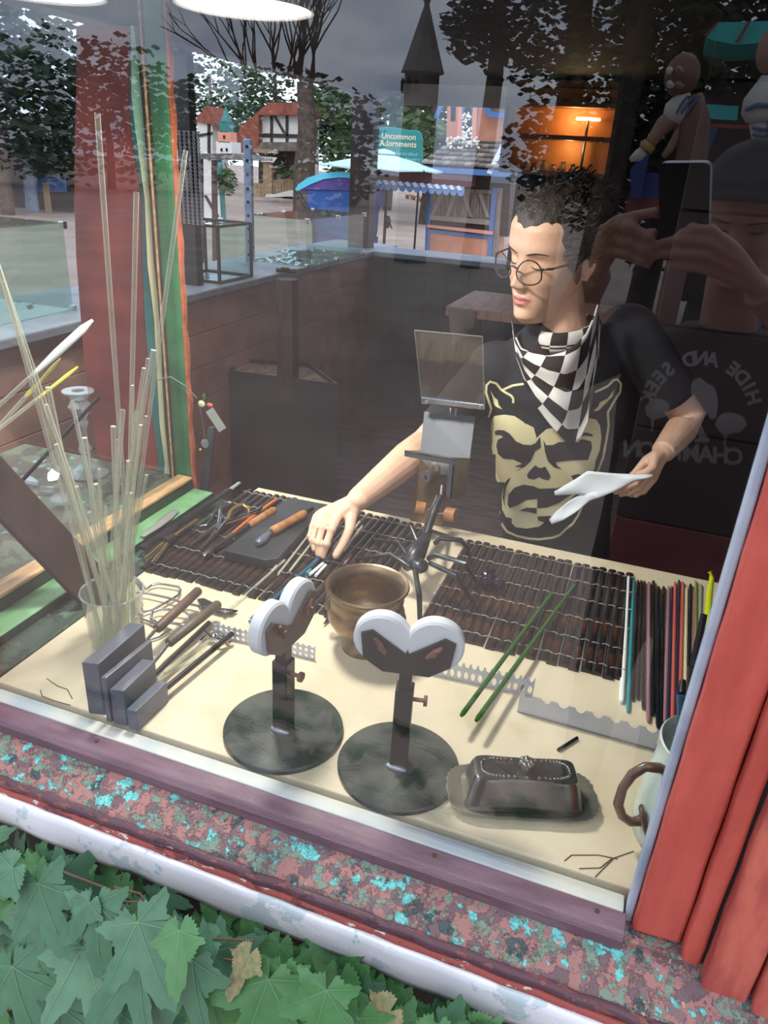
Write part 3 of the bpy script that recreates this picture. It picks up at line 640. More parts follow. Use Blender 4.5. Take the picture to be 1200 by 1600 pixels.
# butter dish
d0 = at(813, 1247, z=0); U = at(908, 1297, z=0)-at(730, 1287, z=0); ang = math.atan2(U.y, U.x); lx = (at(694, 1236, z=.006)-at(932, 1270, z=.006)).length/2
bd = thing('butter_dish', 'tarnished silver butter dish with lid beside the jug', 'dish', d0)
def rr_(t, a, b, e=3.2, sc=0.0, w=0): 
    c, s = math.cos(t), math.sin(t); return (a*math.copysign(abs(c)**(2/e), c), b*math.copysign(abs(s)**(2/e), s))
Mr = Matrix.Rotation(ang, 3, 'Z'); by = lx*.50
def ring(a, b, z, n=72, pinch=.0, e=3.4, wob=0):
    out = []
    for i in range(n):
        t = 2*PI*i/n; x, y = rr_(t, a, b, e); y *= 1-pinch*math.cos(x/a*PI/2)**2; 
        f = 1+wob*math.cos(t*36); out.append(V3(d0)+Mr@V3((x*f, y*f, z)))
    return out
def loft(rings, cap0=True, cap1=True):
    mb = MB(); n = len(rings[0])
    for r in rings: mb.v += r
    for j in range(len(rings)-1):
        for i in range(n): mb.f.append((j*n+i, j*n+(i+1) % n, (j+1)*n+(i+1) % n, (j+1)*n+i))
    if cap0: mb.f.append(tuple(range(n-1, -1, -1)))
    if cap1: mb.f.append(tuple((len(rings)-1)*n+i for i in range(n)))
    return mb
loft([ring(lx*.80, by*.78, .0005, pinch=.06), ring(lx*.84, by*.82, .004, pinch=.06), ring(lx*.98, by*.97, .010, pinch=.08, wob=.008), ring(lx, by, .012, pinch=.08, wob=.012), ring(lx*.97, by*.96, .0125, pinch=.08, wob=.008), ring(lx*.83, by*.8, .007, pinch=.06)]).build('tray', 'pewter_dark', bd, smooth=50)
lh = .052
lid = loft([ring(lx*.80, by*.72, .0085, pinch=.10, e=7), ring(lx*.795, by*.715, .012, pinch=.10, e=7), ring(lx*.76, by*.66, .018, pinch=.12, e=7), ring(lx*.685, by*.50, lh-.005, pinch=.10, e=7), ring(lx*.66, by*.46, lh-.001, pinch=.08, e=7), ring(lx*.63, by*.42, lh, pinch=.06, e=7)]).build('lid', 'pewter', bd, smooth=30)
bead = MB()
for i, p in enumerate(ring(lx*.58, by*.34, lh+.0006, 56, .12)): bead.ell(p+V3((0, 0, .0003*(i % 3))), (.0026, .0026, .0018), n=6, m=4)
bead.build('beaded_border', 'pewter', lid, smooth=180)
kc = V3(d0)+V3((0, 0, lh))
kb_ = MB().lathe([(0, 0), (.008, 0), (.005, .004), (.004, .008), (0, .009)], kc, 14)
for i in range(7):
    a = 2*PI*i/7; kb_.ell(kc+V3((.0065*math.cos(a), .0065*math.sin(a), .012)), (.0045, .0045, .004), n=8, m=6)
kb_.ell(kc+V3((0, 0, .015)), (.005, .005, .004), n=10, m=6).build('knob', 'pewter', lid, smooth=180)
# enamel jug
jb = V3((.170, .130, 0)); ju = thing('enamel_jug', 'pale green enamel jug with brown handle at the red jamb', 'jug', jb)
MB().lathe([(0, .0005), (.062, .0005), (.066, .004), (.067, .03), (.064, .08), (.058, .125), (.055, .14), (.060, .15), (.058, .152), (.053, .141), (.056, .12), (.062, .08), (.064, .03), (.06, .006), (0, .006)], jb, 40).build('vessel', 'enamel', ju, smooth=50)
hp = [(1042, 1206), (1030, 1200), (1008, 1198), (988, 1210), (973, 1231), (966, 1256), (972, 1275), (985, 1284), (998, 1283), (1008, 1276)]
MB().tube([at(a, b, y=.10-.012*math.sin(i/9*PI)) for i, (a, b) in enumerate(hp)], [.006, .0065, .006, .0065, .006, .0065, .006, .006, .0065, .006], 10).build('handle', 'enamel_brown', ju, smooth=180)
MB().tube([at(1002, 1262, y=.092), at(1008, 1290, y=.09), at(1014, 1318, y=.09)], [.007, .0085, .004], 10, flat=.5).build('handle_foot', 'enamel_brown', ju, smooth=180)
for (a, b, c, m1, m2, l) in (((1064, 1150), (1066, 1085), (1067, 1064), 'rod_blue', 'black', 'blue handled tool with black end standing in the enamel jug'), ((1074, 1110), (1084, 1040), (1100, 960), 'black', 'black', 'slim black tool standing in the jug against the red jamb')):
    p0 = V3((jb.x+R.uniform(-.015, .015), jb.y-.01, .01)); p1 = at(*b, y=.16); p2 = at(*c, y=.18)
    t = thing('hand_tool', l, 'tool', p0); MB().tube([p0, p1], [.004, .007], 10).build('handle', m1, t, smooth=50); MB().tube([p1, p2], [.005, .004], 8).build('shank', m2, t, smooth=50)
# coloured glass rods at the right
rods = [((971, 1097), (982, 900), 'rod_white', .0044, 'white'), ((981, 1112), (990, 905), 'rod_teal', .0032, 'teal'), ((989, 1095), (997, 907), 'rod_black', .003, 'first black'), ((997, 1093), (1002, 907), 'rod_brown', .003, 'dark brown'), ((1005, 1108), (1007, 908), 'rod_brown', .003, 'second dark brown'),
        ((1013, 1128), (1014, 910), 'rod_mauve', .0036, 'mauve'), ((1020, 1117), (1021, 908), 'rod_black', .004, 'thick black'), ((1028, 1137), (1029, 917), 'rod_black', .0036, 'second black'), ((1033, 1140), (1037, 917), 'rod_black', .0036, 'third black'), ((1038, 1133), (1045, 917), 'rod_mauve', .0036, 'second mauve'),
        ((1043, 1160), (1050, 917), 'rod_navy', .0034, 'navy'), ((1050, 1153), (1055, 910), 'rod_coral', .0036, 'coral'), ((1056, 1133), (1061, 907), 'rod_navy', .0034, 'second navy'), ((1062, 1117), (1067, 910), 'rod_coral', .0036, 'second coral'), ((1070, 1090), (1073, 918), 'rod_cream', .0034, 'cream'),
        ((1076, 1093), (1079, 913), 'rod_black', .0036, 'fourth black'), ((1082, 1040), (1085, 923), 'rod_mauve', .003, 'third mauve'), ((1086, 1035), (1087, 908), 'rod_olive', .003, 'olive green'), ((1092, 1030), (1095, 913), 'rod_sage', .003, 'grey green')]
for a, b, m, r, nm in rods:
    A, B = at(*a, z=r), at(*b, z=r)
    tag(MB().tube([A, A.lerp(B, .02), B.lerp(A, .02), B], [r*.6, r, r, r*.6], 10).build('coloured_glass_rod', m, smooth=60), nm+' glass rod in the row of coloured rods along the right jamb', 'glass rod', 'coloured rods by the jamb')
pts = [at(1100, 1035, z=.03), at(1104, 990, z=.035), at(1108, 930, z=.04), at(1112, 905, z=.044), at(1111, 893, z=.046), at(1107, 895, z=.047)]
tag(MB().tube(pts, [.006, .0065, .0065, .005, .003, .0015], 12).build('lime_tool', 'rod_lime', smooth=180), 'bright lime yellow stick with a hooked tip at the right jamb', 'stick')
for a, b, l in (((721, 1118), (862, 928), 'left of the two long dark green glass rods'), ((744, 1126), (897, 915), 'right of the two long dark green glass rods')):
    A, B = at(*a, z=.036), at(*b, z=.016)
    tag(MB().tube([A, A.lerp(B, .015), B], [.0028, .0042, .004], 10).build('green_glass_rod', 'rod_green', smooth=60), l, 'glass rod', 'green glass rods')
tag(MB().tube([at(872, 1172, z=.003), at(902, 1153, z=.003)], .0028, 8).build('rod_stub', 'rod_black', smooth=60), 'short black rod stub lying in front of the notched rest', 'rod stub')
# ---------------------------------------------------------------- lamps over the bench
mat('lamp_white', (235, 238, 240), .4); mat('bulb_light', (255, 246, 226), .5, emit=14); mat('cable_black', (24, 24, 26), .6); mat('cable_grey', (150, 150, 150), .5)
def pendant(label, c, r, power):
    t = thing('pendant_lamp', label, 'lamp', c); C = V3(c)
    MB().lathe([(.012, .075), (.03, .07), (r*.6, .045), (r*.95, .008), (r, 0), (r*.97, 0), (r*.92, .006), (r*.57, .041), (.028, .066), (.012, .07)], C, 40).build('shade', 'lamp_white', t, smooth=60)
    MB().lathe([(0, .004), (r*.86, .004), (r*.9, .008), (0, .010)], C, 40).build('diffuser', 'bulb_light', t, smooth=60)
    MB().tube([C+V3((0, 0, .07)), V3((C.x, C.y, 1.24))], .004, 8).build('cord', 'cable_black', t)
    L = bpy.data.lights.new('lamp_light', 'AREA'); L.shape = 'DISK'; L.size = r*1.6; L.energy = power; L.color = (1, .96, .88)
    lo = bpy.data.objects.new('lamp_light', L); COL.objects.link(lo); lo.parent = t; lo.location = (0, 0, -.004)
    return t
pendant('white dome pendant lamp lit over the bench, the larger bright one', at(382, 14, y=.44), .098, LAMP)
pendant('white dome pendant lamp lit near the side window, cut by the left frame edge', at(60, -10, y=1.1), .16, LAMP*1.1)
# ---------------------------------------------------------------- tools on the left mat
mat('orange_plastic', (196, 104, 44), .4); mat('tan_brass', (196, 164, 90), .25, .8); mat('pale_steel', (196, 200, 196), .3, .6)
clear('purple_glass', (70, 50, 90), 1.6, .5, (40, 32, 54), .05)
MZ = .010
P = lambda x, y, z=MZ: at(x, y, z=z)
top = [P(350, 860, .030), P(415, 875, .030), P(435, 872, .030), P(512, 788, .030), P(452, 777, .030)]
mv = MB(); lo = [V3((p.x, p.y, MZ)) for p in top]; n = len(top)
mv.add(lo+top, [tuple(range(n-1, -1, -1)), tuple(range(n, 2*n))]+[(i, (i+1) % n, n+(i+1) % n, n+i) for i in range(n)])
tag(mv.build('graphite_plate', 'graphite_dark', bevel=.0015), 'flat grey graphite marver plate lying on the slat mat', 'plate')
def tool(name, label, parts, cat='tool'):
    """parts: (name, material, [(px, py, z, r)...], flat)"""
    q = parts[0][2][0]; t = thing(name, label, cat, P(q[0], q[1], .03 if q[2] > .03 else MZ))
    for nm, m, pts, *fl in parts:
        MB().tube([P(x, y, z) for x, y, z, r in pts], [r for *_, r in pts], 12, flat=(fl[0] if fl else None)).build(nm, m, t, smooth=50)
    return t
tool('ball_tool', 'wooden handled tool with round black tip on the graphite plate', [('handle', 'wood_handle', [(424, 831, .041, .007), (426, 830, .041, .0105), (450, 817, .041, .0095), (472, 805, .041, .0105), (476, 802, .041, .008)]), ('ferrule', 'steel', [(419, 834, .040, .006), (425, 830, .041, .0065)]), ('tip', 'graphite', [(402, 850, .038, .005), (404, 848, .038, .009), (411, 843, .039, .0095), (420, 834, .040, .006)]), ('end_cap', 'black', [(476, 802, .041, .006), (488, 795, .041, .005)])])
tool('pointed_reamer', 'wooden handled steel reamer leaning against the graphite plate', [('handle', 'wood_handle', [(389, 821, .028, .006), (391, 820, .028, .009), (410, 808, .030, .0085), (426, 798, .032, .009), (429, 796, .032, .006)]), ('shaft', 'dark_steel', [(391, 820, .028, .004), (355, 843, .022, .0045), (328, 860, .018, .005)]), ('jaw', 'steel', [(335, 855, .018, .004), (325, 864, .018, .0075), (318, 870, .016, .004)])])
tool('brush', 'thin orange handled brush beside the reamer', [('handle', 'orange_plastic', [(362, 834, .016, .003), (400, 803, .017, .0045), (431, 781, .018, .004)]), ('bristles', 'tan_brass', [(362, 834, .016, .004), (352, 842, .016, .002)])])
pl = tool('pliers', 'chrome handled pliers lying on the slat mat', [('jaw', 'steel', [(296, 852, MZ+.006, .002), (318, 836, MZ+.007, .005), (338, 822, MZ+.008, .007)], .6), ('handle', 'chrome', [(345, 823, .02, .005), (353, 818, .021, .006), (380, 808, .022, .006), (403, 799, .022, .0055), (408, 793, .022, .004)]), ('handle', 'chrome', [(340, 825, .02, .0055), (343, 810, .02, .0055), (344, 795, .02, .005), (352, 786, .02, .004)]), ('jaw', 'steel', [(314, 858, .016, .002), (328, 843, .016, .005), (341, 826, .018, .007)], .6), ('pivot', 'dark_steel', [(339, 823, .012, .006), (340, 821, .030, .006)])])
sc_ = tool('scissors', 'brass looped scissors behind the pliers', [('blade', 'steel', [(338, 832, .026, .002), (352, 816, .027, .005), (358, 808, .027, .004)], .4), ('handle_loop', 'tan_brass', [(356, 811, .027, .004), (360, 800, .027, .0042), (368, 792, .027, .0045), (380, 789, .027, .0042), (389, 796, .027, .004), (389, 802, .027, .003)])])
tool('wire_hook', 'thin steel wire ring beside the scissors', [('ring', 'steel', [(352, 812, .024, .0016), (345, 802, .024, .0016), (344, 791, .024, .0016), (352, 784, .024, .0016), (361, 786, .024, .0016)])])
bn = thing('rod_bundle', 'bundle of thin steel rods tied with a black band', 'rods', P(262, 845))
for i, (a, b) in enumerate((((223, 868), (308, 808)), ((226, 872), (310, 811)), ((231, 876), (309, 814)), ((237, 879), (306, 812)), ((243, 878), (304, 809)))):
    m = (P(262, 845, .02)+P(266, 842, .02))/2+V3((.003*(i-2), 0, .0015*(i % 2))); MB().tube([P(*a, .014), m, P(*b, .022)], .0022, 7).build('rod', 'tan_brass' if i % 2 else 'steel', bn, smooth=60)
MB().tube([P(258, 848, .02), P(270, 840, .02)], .011, 12).build('band', 'rubber_black', bn, smooth=60)
tool('flat_file', 'long black flat file lying along the green ledge', [('blade', 'black_steel', [(222, 857, .026, .010), (300, 805, .026, .010), (359, 765, .026, .009)], .4), ('tang', 'pale_steel', [(358, 766, .026, .006), (374, 754, .026, .005)], .4)])
tool('steel_spatula', 'flat pale steel spatula resting on the light green ledge', [('blade', 'pale_steel', [(222, 838, .026, .006), (245, 822, .026, .010), (262, 808, .026, .012), (276, 797, .026, .007)], .25), ('edge', 'steel', [(224, 838, .022, .004), (250, 824, .022, .004)], .3)])
tool('bent_pick', 'curved steel pick between the file and the pliers', [('shaft', 'steel', [(312, 822, .016, .003), (322, 821, .018, .003), (330, 812, .019, .003), (337, 796, .02, .002)])])
tool('steel_pick', 'dark steel pick behind the scissors handles', [('shaft', 'dark_steel', [(367, 803, .016, .003), (384, 784, .016, .004), (392, 776, .016, .004)], .6)])
for i, (a, b) in enumerate((((424, 894), (492, 806)), ((434, 898), (505, 806)), ((452, 893), (515, 812)), ((530, 856), (562, 815)), ((520, 858), (556, 812)), ((536, 862), (566, 822)), ((355, 955), (445, 875)))):
    tag(MB().tube([P(*a, MZ+.003), P(*b, MZ+.003)] if i < 6 else [P(*a, .004), P(*b, .014)], .0026, 8).build('glass_rod', 'rod_glass', smooth=60), ('clear glass rod on the slat mat, %s from the graphite plate' % ORD[i] if i < 3 else 'thin clear glass rod on the slat mat under the hand, %s from left' % ['second', 'first', 'third'][i-3] if i < 6 else 'thin clear glass rod lying from the bench onto the slat mat'), 'glass rod', 'clear rods on the mat')
tag(MB().tube([P(389, 971, .005), P(394, 967, .006), P(503, 868, .022)], [.002, .0042, .0042], 10).build('blue_glass_rod', 'rod_blue', smooth=60), 'long blue glass rod picked up by the woman\'s hand', 'glass rod')
for a, b, m, l in (((484, 898), (505, 880), 'rod_white', 'short white glass rod stub beside the blue rod'), ((493, 900), (509, 883), 'rod_white', 'thin white rod stub behind the first white one'), ((478, 897), (484, 890), 'rod_teal', 'small teal glass bit beside the blue rod'), ((538, 881), (549, 868), 'rod_mauve', 'pale mauve rod stub at the pot rim')):
    tag(MB().tube([P(*a, MZ+.004), P(*b, MZ+.004)], .0034 if m != 'rod_teal' else .005, 8).build('rod_stub', m, smooth=60), l, 'rod stub')
tag(MB().tube([P(506, 975, .006), P(516, 963, .006), P(524, 955, .006)], [.001, .005, .006], 8).build('point_tool', 'dark_steel', smooth=60), 'dark pointed tool tip left of the brass pot', 'tool')
cl = MB(); cc = P(770, 905, .018)
for i in range(9): cl.ell(cc+V3((R.uniform(-.02, .02), R.uniform(-.035, .035), R.uniform(-.006, .010))), (R.uniform(.008, .014), R.uniform(.008, .015), R.uniform(.006, .012)), RZ(R.uniform(0, 90)), 7, 5)
tag(cl.build('purple_glass_lump', 'purple_glass'), 'dark purple lump of melted glass on the right mat', 'glass')
# ---------------------------------------------------------------- beside and behind the green jamb
cs = V3(at(138, 742, z=.03)); hcs = zat(cs.x, cs.y, 610)-.03; k = hcs/.2
cst = thing('glass_candlestick', 'clear crystal candlestick in front of the red panel', 'candlestick', cs)
MB().lathe([(r*k, z*k) for r, z in [(0, 0), (.045, 0), (.046, .006), (.030, .014), (.014, .03), (.010, .05), (.015, .065), (.009, .08), (.008, .11), (.014, .125), (.010, .135), (.018, .15), (.026, .165), (.016, .178), (.024, .192), (.034, .197), (.034, .2), (.014, .2), (.012, .18), (0, .178)]], cs, 14).build('stem', 'crystal', cst)
for i, (x, y) in enumerate(((20, 745), (45, 760), (62, 735), (85, 752), (30, 770), (75, 775), (100, 742), (55, 790), (95, 790))):
    c = at(x, y, z=.03); g = MB(); n = 5+i % 3; r0 = R.uniform(.014, .024); pts = [(r0*R.uniform(.6, 1.2)*math.cos(2*PI*j/n), r0*R.uniform(.6, 1.2)*math.sin(2*PI*j/n)) for j in range(n)]
    tl = V3((R.uniform(-.4, .4), R.uniform(-.4, .4), 1)).normalized(); u, w, d = basis(tl)
    g.prism(pts, c+V3((0, 0, .012)), u, w, d*R.uniform(.006, .012)); tag(g.build('glass_shard', 'crystal'), 'clear broken glass chunk on the outer side sill, %s from the left' % ORD[sorted((20, 45, 62, 85, 30, 75, 100, 55, 95)).index(x)], 'glass chunk', 'glass chunks on the side sill')
def to_sill(a, b, z0):     # extend the line a->b until it comes down to the sill
    d = b-a; return a+d*((z0-a.z)/d.z)
for a, b, ya, yb, m, rr, l in (((145, 500), (52, 585), .50, .42, 'rod_white', (.003, .008, .008, .004, .0035), 'tapered white glass rod leaning from the left over the counter view'), ((95, 560), (45, 615), .48, .43, 'rod_yellow', (.002, .004, .003, .005, .003), 'yellow tipped glass rod leaning below the white one'), ((122, 573), (60, 622), .50, .43, 'rod_yellow', (.002, .004, .0035, .003, .003), 'second yellow tipped rod, lowest of the leaning rods')):
    A, B = at(*a, y=ya), at(*b, y=yb); E = to_sill(A, B, .034); t = thing('tipped_rod', l, 'glass rod', E)
    L = (B-A).length; d = (E-A).normalized()
    MB().tube([A, A+d*.025, A+d*L*.6, A+d*L, A+d*(L+.01)], list(rr), 10).build('coloured_tip', m, t, smooth=60); MB().tube([A+d*L, E], .004, 8).build('clear_shaft', 'rod_glass', t, smooth=60)
tag(MB().tube([at(154, 622, y=.42), to_sill(at(154, 622, y=.42), at(40, 745, y=.36), .033)], .004, 8).build('black_glass_rod', 'rod_black', smooth=60), 'thin black glass rod leaning behind the clear rods', 'glass rod')
a, b = at(150, 925, z=.02), at(0, 765, x=-.955); d = (b-a).normalized()
tag(MB().bar(a-d*.02, a+d*.62, .07, .028, (.6, -.5, .6)).build('leaning_plank', 'dark_wood', bevel=.003), 'dark weathered plank leaning across the side window', 'plank')
hg = thing('hanging_ornament', 'wire hung ornament with green and peach beads by the green jamb', 'ornament', at(320, 640, y=.74))
MB().tube([at(247, 594, y=.748), at(258, 590, y=.742), at(268, 589, y=.74), at(290, 603, y=.74), at(308, 622, y=.74)], .0014, 6).build('wire', 'steel', hg)
MB().ell(at(319, 621, y=.74), (.004, .004, .010), RZ(20)).build('green_bead', 'rod_green', hg, smooth=180); MB().ell(at(315, 631, y=.738), (.009, .004, .008)).build('white_bead', 'rod_cream', hg, smooth=180); MB().ell(at(328, 633, y=.738), (.008, .005, .005)).build('peach_bead', 'rod_coral', hg, smooth=180)
MB().bar(at(327, 640, y=.738), at(348, 672, y=.738), .022, .003, (0, 1, 0)).build('tag_strip', 'pale_steel', hg)
dp = thing('glass_pendant', 'round clear glass pendant hanging below the beads', 'ornament', at(320, 693, y=.738))
MB().ell(at(320, 693, y=.738), (.010, .004, .011)).build('disc', 'crystal', dp, smooth=180); MB().tube([at(320, 684, y=.738), at(317, 660, y=.739), at(311, 630, y=.74)], .0008, 5).build('thread', 'steel', dp); MB().ell(at(313, 703, y=.738), (.004, .003, .004)).build('gold_bead', 'tan_brass', dp, smooth=180)
st = slab(MB(), [(311, 775), (324, 775), (334, 668), (325, 668)], .79, .006).build('steel_strip', 'plate_grey'); tag(st, 'narrow blue grey metal strip standing beside the green jamb', 'strip')
# ---------------------------------------------------------------- ivy below the sill
mat('leaf_blue', (80, 122, 92), .5, c2=(66, 106, 80), scale=9, lo=.3, hi=.8); mat('leaf_green', (76, 126, 72), .5, c2=(62, 108, 62), scale=9, lo=.3, hi=.8); mat('leaf_bright', (118, 170, 84), .45, c2=(96, 148, 70), scale=14); mat('leaf_brown', (146, 128, 92), .6, c2=(110, 118, 78), scale=14); mat('vine_stem', (104, 76, 60), .7); mat('leaf_vein', (96, 136, 100), .5)
def leaf_mesh(name, m, seed, lobes=5):
    r = random.Random(seed); out = []; N = 120
    tips = [(-2.15, .62), (-1.05, .86), (0, 1.0), (1.05, .86), (2.15, .62)] if lobes == 5 else [(-1.5, .55), (0, 1.0), (1.5, .55)]
    for i in range(N):
        t = -PI+.22+(2*PI-.44)*i/(N-1); v = .40
        for a, L in tips: v = max(v, L*max(0, 1-abs(t-a)/.66)**.72)
        v *= 1+.035*(1 if (i//2) % 2 else -1); v *= 1+.04*math.sin(t*3+seed)
        out.append((v*math.sin(t), v*math.cos(t)+.15))
    mb = MB(); cup = r.uniform(.05, .2); rings = (0, .35, .7, 1)
    for q in rings[1:]:
        for x, y in out:
            X, Y = x*q, (y-.15)*q+.15*q; rad = math.hypot(X, Y); mb.v.append(V3((X, Y, -cup*rad*rad+.06*abs(X)+.03*math.sin(5*math.atan2(X, Y+.01))*rad)))
    mb.v.append(V3((0, 0, 0))); c = len(mb.v)-1
    for i in range(N-1):
        mb.f.append((c, i, i+1))
        for j in range(2): mb.f.append((j*N+i, (j+1)*N+i, (j+1)*N+i+1, j*N+i+1))
    nf = len(mb.f)
    for a, L in tips:
        d = V3((math.sin(a), math.cos(a), 0)); n_ = V3((d.y, -d.x, 0)); pts = []
        for q in (0, .3, .6, .9):
            X, Y = d.x*L*q, d.y*L*q+.15*q; rad = math.hypot(X, Y); zz_ = -cup*rad*rad+.06*abs(X)+.03*math.sin(5*math.atan2(X, Y+.01))*rad+.008; w_ = .007*(1-q)+.002; pts += [V3((X, Y, zz_))+n_*w_, V3((X, Y, zz_))-n_*w_]
        b0 = len(mb.v); mb.v += pts; mb.f += [(b0+2*i, b0+2*i+1, b0+2*i+3, b0+2*i+2) for i in range(3)]
    me = bpy.data.meshes.new(name); me.from_pydata([p*.5 for p in mb.v], [], mb.f); me.materials.append(MATS[m]); me.materials.append(MATS['leaf_vein']); me.shade_smooth()
    for p in me.polygons:
        if p.index >= nf: p.material_index = 1
    return me
LM = [leaf_mesh('leaf', m, s, l) for m, s, l in (('leaf_blue', 1, 5), ('leaf_blue', 2, 5), ('leaf_blue', 6, 3), ('leaf_green', 3, 5), ('leaf_green', 4, 3), ('leaf_bright', 5, 3), ('leaf_brown', 7, 3))]
iv = thing('ivy_vine', 'dense green ivy with large toothed leaves below the window sill', 'ivy', (-.4, -.11, FLZ))
def put_leaf(px, py, y, size, k, roll, tilt=.5, side=0):
    p = at(px, py, y=y); o = bpy.data.objects.new('leaf', LM[k]); COL.objects.link(o); o.parent = iv; o.location = p-iv.location
    o.rotation_euler = (Matrix.Rotation(roll*.35+side, 3, 'Z')@Matrix.Rotation(PI/2-tilt, 3, 'X')@Matrix.Rotation(PI+roll, 3, 'Z')).to_euler(); o.scale = (size,)*3; return o
big = [(60, 1330, .13, 0), (150, 1360, .12, 1), (215, 1400, .13, 0), (60, 1420, .14, 1), (130, 1480, .15, 0), (20, 1510, .15, 1), (215, 1500, .14, 0), (300, 1500, .15, 1), (90, 1570, .15, 0), (190, 1585, .13, 1), (330, 1560, .13, 3), (420, 1530, .13, 3), (330, 1450, .08, 2), (250, 1420, .08, 4), (280, 1380, .09, 4), (440, 1470, .10, 3), (510, 1540, .10, 3), (560, 1590, .11, 3), (470, 1590, .09, 5), (340, 1590, .08, 5), (620, 1600, .09, 3), (610, 1560, .08, 6), (520, 1600, .07, 6), (390, 1420, .07, 6), (20, 1300, .10, 2), (680, 1600, .09, 4), (200, 1440, .07, 5), (140, 1410, .07, 2)]
for x, y, s, k in big: put_leaf(x, max(y, 1318+.39*x+s*300), -.20-.05*R.random(), s*1.25, k, R.uniform(-.7, .7), R.uniform(.5, 1.0), R.uniform(-.3, .3))
for i in range(150):
    x = R.uniform(-120, 760); lo_ = 1275+.39*x+48; y = R.uniform(lo_, 1680); put_leaf(x, y, -.125-.05*R.random(), R.uniform(.10, .16), R.choice((0, 1, 2, 3, 3, 4, 4)), R.uniform(-1.2, 1.2), R.uniform(.2, .9), R.uniform(-.5, .5))
for i in range(46):
    x = -40+i*17+R.uniform(-8, 8); put_leaf(x, 1288+.385*x+R.uniform(-5, 55), -.105-.02*R.random(), R.uniform(.08, .12), R.choice((0, 3, 4, 3, 4, 1)), R.uniform(-.9, .9), R.uniform(.3, .8), R.uniform(-.4, .4))
for i in range(3):
    x0 = R.uniform(-60, 560); y0 = 1290+.39*x0+R.uniform(10, 60); pts = [at(x0+q*R.uniform(25, 60), y0+q*R.uniform(5, 35), y=-.16-.01*R.random()) for q in range(5)]
    MB().tube(pts, .0015, 6).build('stem', 'vine_stem', iv, smooth=60)
# ---------------------------------------------------------------- people
def skin_mat(nm, c, c2, lipc):
    m = mat(nm, c, .5, c2=c2, scale=22, lo=.35, hi=.75, bump=.08, bscale=240); m.node_tree.nodes['Principled BSDF'].inputs['Subsurface Weight'].default_value = .08
    m.node_tree.nodes['Principled BSDF'].inputs['Subsurface Radius'].default_value = (.012, .004, .002)
    return mat(nm+'_lip', lipc, .42)
skin_mat('skin_her', (232, 190, 162), (220, 172, 146), (196, 124, 112)); skin_mat('skin_him', (196, 150, 130), (178, 130, 112), (166, 110, 100))
mat('hair_dark', (40, 32, 28), .6, c2=(66, 54, 46), scale=60, stretch=(1, 1, .3), bump=.9, bscale=150); mat('hair_black', (30, 24, 21), .5, c2=(54, 44, 38), scale=50); mat('brow_hair', (60, 44, 36), .6); mat('lash', (34, 26, 24), .5)
mat('tee_black', (34, 35, 40), .85, c2=(26, 27, 32), scale=9, bump=.25, bscale=16); mat('tee_plum', (74, 58, 62), .85, c2=(62, 48, 52), scale=8, bump=.25, bscale=16); mat('print_cream', (250, 242, 194), .8, c2=(240, 230, 178), scale=10); mat('print_dark', (44, 43, 44), .85); mat('print_grey', (170, 166, 170), .8)
mat('denim', (58, 64, 84), .85); mat('trouser_black', (30, 30, 34), .85); mat('beanie_knit', (66, 66, 74), .9, c2=(54, 54, 62), scale=30, bump=.6, bscale=160); mat('glasses_frame', (58, 42, 34), .3); clear('spectacle_lens', (246, 246, 244), 1.5); mat('eye_white', (220, 216, 210), .3); mat('iris_brown', (70, 48, 36), .3)
mat('paper_white', (236, 240, 244), .7, c2=(226, 232, 238), scale=8); mat('phone_black', (18, 18, 20), .25); mat('phone_rim', (120, 122, 140), .25, .8); mat('lens_dark', (10, 10, 14), .08)
ck = bpy.data.materials.new('checker_cloth'); ck.use_nodes = True; MATS['checker_cloth'] = ck; _t = ck.node_tree; _b = _t.nodes['Principled BSDF']; _b.inputs['Roughness'].default_value = .85
_c = _t.nodes.new('ShaderNodeTexChecker'); _c.inputs['Color1'].default_value = lin((226, 224, 218)); _c.inputs['Color2'].default_value = lin((36, 35, 37)); _c.inputs['Scale'].default_value = 1
_u = _t.nodes.new('ShaderNodeTexCoord'); _t.links.new(_u.outputs['UV'], _c.inputs['Vector']); _t.links.new(_c.outputs['Color'], _b.inputs['Base Color'])
def lerp_tab(tab, z):
    for i in range(len(tab)-1):
        if tab[i][0] <= z <= tab[i+1][0]:
            f = (z-tab[i][0])/(tab[i+1][0]-tab[i][0]); f = f*f*(3-2*f)*.35+f*.65
            return [tab[i][k]+(tab[i+1][k]-tab[i][k])*f for k in range(1, len(tab[0]))]
    return list(tab[0][1:]) if z < tab[0][0] else list(tab[-1][1:])
HEAD = [(-.126, -.050, .020, .022), (-.119, -.074, .030, .034), (-.104, -.083, .038, .046), (-.085, -.082, .045, .054), (-.06, -.082, .062, .0605), (-.03, -.081, .086, .066), (0, -.080, .100, .0705), (.03, -.087, .106, .074), (.06, -.083, .103, .073), (.083, -.068, .091, .065), (.102, -.040, .064, .047), (.112, -.012, .034, .024), (.114, .0, .01, .006)]
def g2(x, z, x0, z0, sx, sz): return math.exp(-((x-x0)/sx)**2-((z-z0)/sz)**2)
